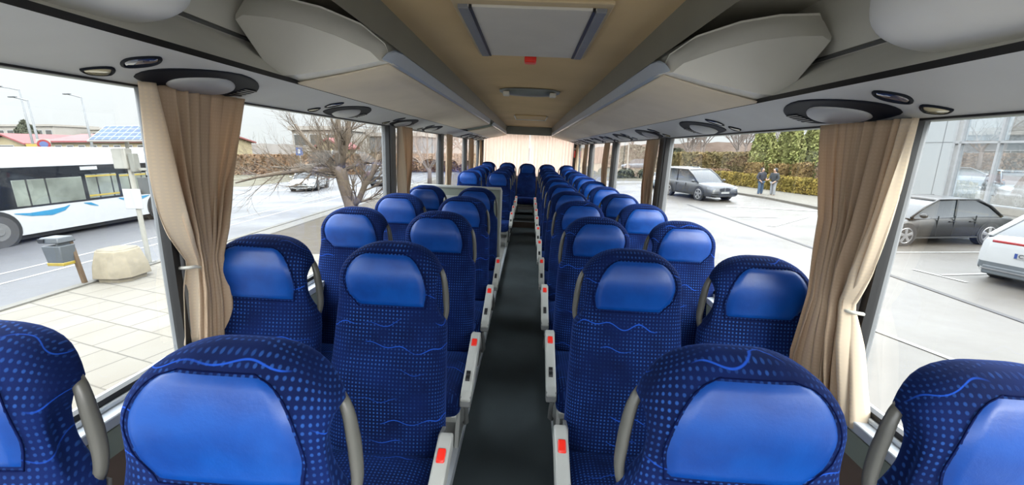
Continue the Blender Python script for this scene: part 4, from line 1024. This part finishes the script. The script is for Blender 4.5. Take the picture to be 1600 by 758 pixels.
lm_gold = leafmat('hedge_gold', oc(126,112,52), oc(168,148,70), oc(204,170,80), 1.5)
lm_tall = leafmat('hedge_tall', oc(122,112,72), oc(150,136,92), oc(176,146,100), .8)
lm_box = leafmat('hedge_box', oc(134,112,70), oc(166,138,86), oc(184,150,104), 2)
lm_brown = leafmat('hedge_brown', oc(142,110,84), oc(170,136,106), oc(188,158,128), 2)
lm_thuja = leafmat('thuja_leaf', oc(140,152,84,1.2), oc(182,186,112,1.3), oc(214,212,146,1.4), 2.2)
lm_dark = leafmat('bush_dark', oc(92,98,80), oc(120,124,104), oc(146,148,124), 1.5)
pts = [(13.3,31),(13.85,28),(14.35,25.0),(14.75,22.6),(15.5,20.8)]
bx2 = []
for p, q in zip(pts[:-1], pts[1:]):
    d = Vector((q[0]-p[0], q[1]-p[1])); L_ = d.length*SC+.5
    bx2.append((((p[0]+q[0])/2*SC+.4, (p[1]+q[1])/2*SC, .1), (L_, 1.0, .92), math.atan2(d.y, d.x)))
hedge('low_hedge', 'low clipped golden-green hedge along the footway behind the two people', 'hedge', lm_gold, bx2, 1500, .09, 11)
hedge('tall_hedge', 'tall clipped brownish-green hedge behind the car park', 'hedge', lm_tall, [((15.2*SC,34*SC,0),(9.5,2.0,2.55),.05)], 5000, .13, 12)
hedge('flat_hedge', 'low flat reddish-brown hedge in front of the tall hedge', 'hedge', lm_brown, [((13.2*SC,32*SC,0),(4.2,1.4,1.15),0)], 1500, .1, 13)
for i, (x, y, w_, h_, lb) in enumerate(((14.75,28.0,.95,1.85,'clipped box shrub directly behind the two people'),(16.0,27.4,1.0,1.8,'clipped square shrub right of the two people'),(16.95,26.6,1.0,1.9,'clipped square shrub in the middle of the hedge row'),(17.75,25.5,1.0,1.9,'reddish clipped shrub nearest the right curtain'))):
    hedge('clipped_shrub', lb, 'shrub', lm_box if i < 3 else lm_brown, [((x*SC,y*SC,0),(w_,w_,h_),.4)], 900, .09, 20+i, 'clipped shrubs behind the low hedge')
def conifer(x, y, h, rad, lb, mat, seed, n=6000, name='thuja', group='thujas behind the clipped shrubs', s_=.14):
    rnd = random.Random(seed); r = OE(name, lb, 'tree', group, x=x, y=y); mb = MB(); core = MB()
    core.loft([[(rad*k*.82*math.cos(2*PI*j/12), rad*k*.82*math.sin(2*PI*j/12), h*z) for j in range(12)] for z, k in ((.02,.7),(.2,1),(.45,.95),(.7,.66),(.9,.28),(.99,.04))])
    for _ in range(n):
        z = rnd.random()**1.2; k = interp(z, [0,.15,.45,.75,1], [.75,1,.95,.58,.03]); a = rnd.uniform(0, 2*PI)
        k *= .9+.16*math.sin(a*5+z*9+seed)+rnd.gauss(0,.04)
        leaf(mb, (rad*k*math.cos(a), rad*k*math.sin(a), h*z), s_*rnd.uniform(.6,1.4), rnd)
    MB().tube([(0,0,0),(0,0,h*.3)], .12, 7).build('trunk', m_bark, r)
    core.build('crown_core', mat, r); mb.build('foliage', mat, r, fix=False)
m_bark = om('bark', 158,138,116,.95, 1.0, var=.25, scale=12, bump=.6, bscale=40)
m_bark2 = om('bark_far', 172,156,146,.95, 1.15)
conifer(15.95,29.4,5.6,.98,'tall yellow-green thuja, leftmost of the row', lm_thuja, 31)
conifer(17.65,29.3,6.3,.98,'tall yellow-green thuja in the middle of the row', lm_thuja, 32)
conifer(19.35,29.3,6.1,1.0,'tall yellow-green thuja beside the right curtain', lm_thuja, 33)
conifer(-103.5,82.8,9.6,3.0,'dark green conifer before the far apartment block', lm_dark, 34, 1500, 'conifer', None, .5)
rnd = random.Random(5)
def mound(name, lb, x, y, rx, ry, h, mat, n, s_, seed):
    rnd = random.Random(seed); r = OE(name, lb, 'bush', x=x, y=y); mb = MB(); core = MB()
    core.loft([[(rx*k*.9*math.cos(2*PI*j/14), ry*k*.9*math.sin(2*PI*j/14), h*z) for j in range(14)] for z, k in ((0,.95),(.3,1),(.6,.85),(.85,.5),(.95,.15))])
    for _ in range(n):
        a = rnd.uniform(0,2*PI); z = rnd.random(); k = math.sqrt(max(0,1-z*z))*(1+rnd.gauss(0,.05))
        leaf(mb, (rx*k*math.cos(a), ry*k*math.sin(a), h*z), s_*rnd.uniform(.6,1.3), rnd)
    core.build('bush_core', mat, r); mb.build('leaves', mat, r, fix=False)
mound('round_bush', 'large rounded dark bush behind the small blue-grey car', 13.6, 56, 4.0, 2.5, 3.4, lm_dark, 2500, .25, 41)
mound('round_bush', 'second rounded bush beside the right window curtain', 18.9, 55, 2.0, 1.8, 2.9, lm_dark, 1800, .25, 42)
hedge('low_hedge', 'low dark hedge strip on the grass beyond the car park', 'hedge', lm_dark, [((10.4*SC,37*SC,0),(7.5,1.6,.7),.15)], 2200, .14, 43)
hedge('brown_hedge', 'long brown winter hedge across the street behind the tree', 'hedge', lm_brown, [((-26*SC,41*SC,0),(24,2.2,2.2),.03),((-11*SC,46*SC,0),(18,2.2,2.2),-.03)], 4500, .22, 44)

# ---- bare trees
def branch(mb, p, d, L, r0, depth, rnd, spread=.75, gr=0.0, tw=None):
    n = 4 if depth > 1 else 3
    pts = [p.copy()]; dirs = [d.copy()]
    for i in range(n):
        d = (d + Vector((rnd.gauss(0,.16), rnd.gauss(0,.16), rnd.gauss(0,.13)+gr))).normalized()
        p = p + d*L/n; pts.append(p.copy()); dirs.append(d.copy())
    rr = [r0*(1-.55*i/n) for i in range(n+1)]
    mb.tube(pts, rr, 7 if r0 > .06 else (4 if r0 > .015 else 3), cap=False)
    if depth <= 0: return
    k = 3 if depth > 1 else 4
    for i in range(1, n+1):
        for _ in range(rnd.choice((1,1,2)) if depth > 1 else rnd.choice((1,2,2))):
            ax = d.orthogonal().normalized(); ax = Quaternion(dirs[i], rnd.uniform(0,2*PI)) @ ax
            nd = (dirs[i]*math.cos(spread*rnd.uniform(.6,1.2)) + ax*math.sin(spread*rnd.uniform(.6,1.2))).normalized()
            branch(mb, pts[i], nd, L*rnd.uniform(.45,.72), max(.004, rr[i]*rnd.uniform(.45,.62)), depth-1, rnd, spread, gr)
# the big sprawling one by the street
r = OE('bare_tree', 'bare sprawling tree with thick trunk beside the street', 'tree', x=-6.72, y=15.0)
rnd = random.Random(77)
T = lambda x, z, y=0: Vector(((x+6.72)*SC, y, (z+2.5)*SC))
mb = MB()
mb.tube([T(-6.55,-2.55),T(-6.70,-2.0),T(-6.86,-1.4),T(-6.93,-.95),T(-6.95,-.62)], [.34,.27,.25,.26,.24], 10)
mb.build('trunk', m_bark, r, smooth=True)
mb = MB(); tw = MB()
limbs = [([T(-6.95,-.7),T(-7.0,-.2),T(-6.98,.4,.1),T(-6.93,1.2,.2)],[.2,.16,.14,.10]),
 ([T(-6.92,-.75),T(-6.75,-.25,-.2),T(-6.5,.3,-.3),T(-6.3,1.1,-.4)],[.18,.14,.12,.09]),
 ([T(-6.95,-.8),T(-7.35,-.62,.2),T(-7.8,-.30,.4),T(-8.4,.25,.7),T(-8.9,.9,.9)],[.15,.13,.11,.08,.05]),
 ([T(-6.95,-.95),T(-7.4,-.75,-.3),T(-8.0,-.72,-.6),T(-8.7,-.82,-.9),T(-9.5,-.95,-1.1),T(-10.2,-1.15,-1.3)],[.15,.13,.11,.085,.06,.03]),
 ([T(-6.95,-.85),T(-7.6,-.6,.5),T(-8.4,-.62,1.0),T(-9.4,-.75,1.3),T(-10.4,-.7,1.5)],[.13,.11,.09,.065,.03]),
 ([T(-6.93,-.9),T(-7.15,-1.02,-.2),T(-7.4,-.98,-.3),T(-7.6,-.85,-.4)],[.07,.05,.04,.02]),
 ([T(-6.9,-.8),T(-6.5,-.6,.3),T(-6.1,-.5,.5),T(-5.6,-.55,.7)],[.09,.07,.05,.03]),
 ([T(-6.62,-2.1),T(-6.3,-1.8,-.1),T(-6.0,-1.25,-.2),T(-5.7,-.9,-.3),T(-5.35,-.2,-.4)],[.16,.13,.12,.10,.06]),
 ([T(-6.05,-1.4),T(-6.2,-1.0,.2),T(-6.15,-.7,.3),T(-6.25,-.4,.4)],[.06,.05,.04,.02])]
for pts, rr in limbs:
    mb.tube(pts, rr, 8)
    for i in range(1, len(pts)):
        for q in range(4):
            t = rnd.random(); p = pts[i-1].lerp(pts[i], t); d = (pts[i]-pts[i-1]).normalized()
            ax = Quaternion(d, rnd.uniform(0,2*PI)) @ d.orthogonal().normalized()
            nd = (d*.75+ax*rnd.uniform(.5,.95)).normalized()
            branch(tw, p, nd, rnd.uniform(.9,1.7), max(.012, rr[i]*.34), 2, rnd, .6, .13)
mb.build('limbs', m_bark, r, smooth=True); tw.build('twigs', m_bark, r, fix=False, kind='stuff')
def bare(x, y, h, seed, lb, group=None, base=None, depth=3, mat=None, crown=.35):
    if base is None:
        rnd = random.Random(seed); r = OE('bare_tree', lb, 'tree', group, x=x, y=y); mb = MB(); tr = MB()
        tr.tube([(0,0,0),(.05,0,h*.18),(0,.05,h*crown)], [h*.028,h*.022,h*.018], 7); tr.build('trunk', mat or m_bark2, r, smooth=True)
        for i in range(5):
            a = i*1.26+rnd.uniform(-.3,.3); t = rnd.uniform(.25,.8)
            branch(mb, Vector((0,0,h*crown*rnd.uniform(.7,1))), Vector((math.cos(a)*t, math.sin(a)*t, .9)).normalized(), h*rnd.uniform(.32,.45), h*.012, depth, rnd, .6, .05)
        mb.build('branches', mat or m_bark2, r, fix=False)
        return r, tree_cache(r)
    r = out(copy_tree(*base)); tag(r, lb, 'tree', group); r.location = (x*SC, y*SC, 0); r.rotation_euler = (0,0,seed*1.7); r.scale = (h,h,h)
    return r
bare(-6.6,27,7.0,91,'bare tree with low spreading branches seen through the third left window', crown=.22)
t1 = bare(15.5,42,9.0,92,'bare winter tree behind the tall hedge', 'bare trees behind the tall hedge')
t1[0].scale = (.66,.66,1)
for i, (x, y, k) in enumerate(((20.4,42,1.05),(25.2,42.5,.95),(18.0,47.5,1.1),(22.9,47.5,1.15),(28.0,47,1.0),(15.6,53,1.1),(20.6,53.5,1.2),(25.8,53,1.1),(17.9,58,1.2),(23.2,58,1.25),(28.6,57,1.2),(15.2,63,1.3),(20.5,64,1.3),(26,64,1.3))):
    o = bare(x, y, k, i+1, 'bare winter tree behind the tall hedge', 'bare trees behind the tall hedge', t1); o.scale = (k*.68,k*.68,k)
for i, (x, y, k, lb) in enumerate(((-88,84,.9,'bare tree far off right of the middle street lamp'),(-66,62,.75,'bare tree behind the red roof beside the nearest lamp'),(-62,63,.7,'bare tree behind the red roof near the solar panel'),(-5.6,36,.9,'bare tree seen through the rear left windows'),(-8.5,44,1.0,'bare tree far along the verge on the left'))):
    bare(x, y, k, i+3, lb, None, t1)
# low wooded rise all along the horizon
def ridge(name, lb, pts, mat):
    mb = MB(); vs = []
    rnd = random.Random(len(pts)); n = 60
    for i in range(n+1):
        t = i/n*(len(pts)-1); k = min(int(t), len(pts)-2); q = t-k
        x = pts[k][0]+(pts[k+1][0]-pts[k][0])*q; y = pts[k][1]+(pts[k+1][1]-pts[k][1])*q; z = pts[k][2]+(pts[k+1][2]-pts[k][2])*q
        vs += [(x*SC,y*SC,-.2),(x*SC,y*SC,(z+2.5)*SC*rnd.uniform(.96,1.04))]
    mb.add(vs, [(2*i,2*i+2,2*i+3,2*i+1) for i in range(n)])
    return OS(mb, name, mat, lb, 'hill')
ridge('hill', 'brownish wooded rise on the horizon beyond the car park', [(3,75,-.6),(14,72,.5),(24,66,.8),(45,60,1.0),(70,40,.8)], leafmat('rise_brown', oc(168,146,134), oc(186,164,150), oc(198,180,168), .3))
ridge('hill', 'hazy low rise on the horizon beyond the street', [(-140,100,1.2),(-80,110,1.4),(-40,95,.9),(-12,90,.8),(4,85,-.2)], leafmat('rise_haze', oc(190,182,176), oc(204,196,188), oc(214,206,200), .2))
for x, y, h, lb in ((10.9,47,8.5,'slim pale pole beyond the car park in the middle right window'),(10.9,38.5,6.5,'white pole behind the parked silver car')):
    r = OE('lamp_pole', lb, 'pole', x=x, y=y)
    MB().tube([(0,0,0),(0,0,h)], [.10,.06], 8).build('pole_shaft', m_post, r); MB().cyl((0,0,.05), (0,0,1), .22, .1, 12).build('pole_base', m_post, r)

# ---- two people
def person(label, x, y, rz, jacket, trousers, shoes, hair, skin, hooded=False, arms=None):
    r = OE('person', label, 'person', 'two people talking by the hedge', x=x, y=y, rz=rz)
    def skin_mesh(name, verts, edges, radii, mat, parent, root=0, sub=2):
        me = bpy.data.meshes.new(name); me.from_pydata(verts, edges, []); me.update()
        o = bpy.data.objects.new(name, me); COL.objects.link(o); o.parent = parent
        sm = o.modifiers.new('skin', 'SKIN'); sm.use_smooth_shade = True
        if not me.skin_vertices: 
            pass
        for i, v in enumerate(me.skin_vertices[0].data): v.radius = radii[i] if hasattr(radii[i], '__len__') else (radii[i], radii[i]); v.use_root = (i == root)
        s2 = o.modifiers.new('sub', 'SUBSURF'); s2.levels = s2.render_levels = sub
        me.materials.append(mat); return o
    # local: faces -y, height 1.72
    ar = arms or [((-.21,0,1.40),(-.27,.04,1.12),(-.17,-.10,.93),(-.12,-.13,.88)), ((.21,0,1.40),(.27,.04,1.12),(.17,-.10,.93),(.12,-.13,.88))]
    V = [(0,0,.98),(0,.01,1.15),(0,0,1.33),(0,0,1.44),(0,-.01,1.52),(0,-.03,1.60),(0,-.03,1.68)]; E_ = [(0,1),(1,2),(2,3),(3,4),(4,5),(5,6)]; Rd = [(.15,.11),(.145,.11),(.17,.115),(.10,.08),(.052,.055),(.082,.095),(.075,.085)]
    for q in (-1, 1):
        b0 = len(V); V += [(.09*q,0,.90),(.10*q,-.015,.50),(.105*q,.02,.09),(.115*q,-.13,.045)]; Rd += [.085,.062,.042,.038]; E_ += [(0,b0),(b0,b0+1),(b0+1,b0+2),(b0+2,b0+3)]
    for a in ar:
        b0 = len(V); V += list(a); Rd += [.062,.047,.034,.03]; E_ += [(3,b0),(b0,b0+1),(b0+1,b0+2),(b0+2,b0+3)]
    body = skin_mesh('body', V, E_, Rd, skin, r)
    # jacket
    V = [(0,0,.86),(0,.01,1.12),(0,0,1.33),(0,0,1.45),(0,0,1.53)]; E_ = [(0,1),(1,2),(2,3),(3,4)]; Rd = [(.195,.15),(.19,.15),(.215,.155),(.14,.12),(.085,.085)]
    for a in ar:
        b0 = len(V); V += [a[0],a[1],Vector(a[1]).lerp(Vector(a[2]),.9)]; V[-1] = tuple(V[-1]); Rd += [.092,.075,.058]; E_ += [(2,b0),(b0,b0+1),(b0+1,b0+2)]
    skin_mesh('jacket', V, E_, Rd, jacket, r)
    V = [(0,0,.95)]; E_ = []; Rd = [(.16,.125)]
    for q in (-1, 1):
        b0 = len(V); V += [(.09*q,0,.86),(.10*q,-.015,.50),(.105*q,.015,.10)]; Rd += [.105,.085,.072]; E_ += [(0,b0),(b0,b0+1),(b0+1,b0+2)]
    skin_mesh('trousers', V, E_, Rd, trousers, r)
    for q in (-1, 1):
        MB().loft([[(.11*q+.05*k*c_, -.02+yy, .055+.05*k*s_) for c_, s_ in [(math.cos(2*PI*j/10), max(-.98, math.sin(2*PI*j/10))) for j in range(10)]] for yy, k in ((.09,.7),(.05,1),(-.06,1.0),(-.14,.85),(-.18,.4))]).build('shoe', shoes, r, smooth=True)
    h = (0,-.03,1.635)
    MB().sph((0,.022,1.665) if not hooded else (0,.035,1.645), (.098,.098,.105) if not hooded else (.115,.125,.135), 14, 10).build('hood' if hooded else 'hair', hair, r, smooth=True)
    if not hooded:
        mb = MB()
        for q in (-1, 1): mb.tube([(.085*q,.0,1.66),(.10*q,.0,1.55),(.10*q,.02,1.42)], [.035,.04,.03], 7)
        mb.build('long_hair', hair, r, smooth=True)
    f = MB().sph((0,-.062,1.63), (.066,.062,.088), 12, 8).build('face', skin, r, smooth=True)
    mb = MB()
    for q in (-1, 1): mb.sph((.027*q,-.121,1.645), (.012,.008,.009), 8, 6)
    mb.build('eyes', m_dark, f)
    MB().sph((0,-.128,1.622), (.011,.014,.018), 8, 6).build('nose', skin, f, smooth=True)
    MB().box((0,-.120,1.592), (.038,.01,.009)).build('mouth', om('lips', 190,110,100,.6), f)
    for a in ar:
        w0, w1 = Vector(a[2]), Vector(a[3]); d = (w1-w0).normalized(); n = d.cross(Vector((0,0,1))).normalized(); u = n.cross(d)
        mb = MB(); mb.tube([w0, w1, w1+d*.045], [.028,.038,.036], 8, flat=.55)
        for j in range(4): mb.tube([w1+d*.035+n*(.021*(j-1.5)), w1+d*(.085+.008*(1.5-abs(j-1.5)))+n*(.022*(j-1.5))-u*.012, w1+d*.105+n*(.02*(j-1.5))-u*.035], [.0105,.0095,.008], 6)
        mb.tube([w1+n*.03, w1+n*.055+d*.03-u*.01, w1+n*.05+d*.06-u*.02], [.012,.011,.009], 6)
        mb.build('hand', skin, r, smooth=True)
    return r
m_skin = om('skin', 226,178,150,.6, 2.0); 
person('person in dark jacket and blue jeans with dark hair, facing the coach', 12.42, 22.7, .25, om('jacket_navy', 66,74,92,.9), om('jeans', 104,140,178,.9), om('shoes_tan', 190,160,126,.8), om('hair_dark', 36,34,38,.8), m_skin,
       arms=[((-.21,0,1.40),(-.30,.05,1.14),(-.20,-.10,.98),(-.15,-.13,.92)), ((.21,0,1.40),(.27,.0,1.14),(.16,-.20,1.06),(.12,-.27,1.04))])
person('person in hooded dark jacket and pale trousers, turned sideways', 12.82, 22.25, -1.25, om('jacket_grey', 84,92,100,.9), om('trousers_pale', 216,218,222,.9,1.15), om('shoes_black', 44,44,48,.8), om('hood_grey', 70,78,86,.9), m_skin, hooded=True,
       arms=[((-.21,0,1.40),(-.25,-.06,1.14),(-.14,-.28,1.06),(-.10,-.36,1.06)), ((.21,0,1.40),(.27,.04,1.12),(.19,-.12,.95),(.15,-.18,.90))])

for o in OUT:
    o.matrix_basis = ME @ o.matrix_basis
SKY, SUN, EXPO = 3.3, 1.8, 1.02

# ------------------------------------------------------------------ camera, light
cam = bpy.data.cameras.new('camera'); co = bpy.data.objects.new('camera', cam); COL.objects.link(co)
cam.sensor_fit = 'HORIZONTAL'; cam.sensor_width = 36; cam.lens = 640/1600*36; cam.clip_start = .02; cam.clip_end = 1000
pi_, ya_, ro_ = .2271, .0324, .0456
Rz = Matrix.Rotation(ya_, 3, 'Z')
right = Rz @ Vector((1,0,0)); fwd = Rz @ Vector((0, math.cos(pi_), -math.sin(pi_))); up = Rz @ Vector((0, math.sin(pi_), math.cos(pi_)))
c, s = math.cos(ro_), math.sin(ro_)
r2 = right*c + up*s; u2 = -right*s + up*c
co.matrix_world = Matrix((( r2.x, u2.x, -fwd.x, CXO), (r2.y, u2.y, -fwd.y, 0), (r2.z, u2.z, -fwd.z, CZ), (0,0,0,1)))
scene.camera = co

w = bpy.data.worlds.new('sky'); scene.world = w; w.use_nodes = True
nt = w.node_tree; bg = nt.nodes['Background']
tc = node(nt, 'ShaderNodeTexCoord'); sp = node(nt, 'ShaderNodeSeparateXYZ'); link(nt, tc.outputs['Generated'], sp.inputs[0])
cl = noise(nt, tc.outputs['Generated'], 2.2, 5, .6)
g = ramp(nt, sp.outputs[2], [(0, (.150,.155,.158,1)), (.12, (.165,.172,.178,1)), (.24, (.75,.78,.81,1)), (.42, (1.2,1.25,1.32,1)), (1, (1.3,1.38,1.5,1))])
sc_ = node(nt, 'ShaderNodeVectorMath', operation='SCALE'); link(nt, g, sc_.inputs[0]); link(nt, mrange(nt, cl, .3, .7, .92, 1.08), sc_.inputs['Scale'])
link(nt, sc_.outputs[0], bg.inputs[0])
bg.inputs[1].default_value = SKY
sun = bpy.data.lights.new('sun', 'SUN'); so = bpy.data.objects.new('sun', sun); COL.objects.link(so)
sun.energy = SUN; sun.angle = math.radians(25); sun.color = (1,.95,.86)
so.rotation_euler = Vector((-.55,.75,-.62)).to_track_quat('-Z','Y').to_euler()
scene.view_settings.view_transform = 'Standard'
scene.view_settings.look = 'None'
scene.view_settings.exposure = EXPO
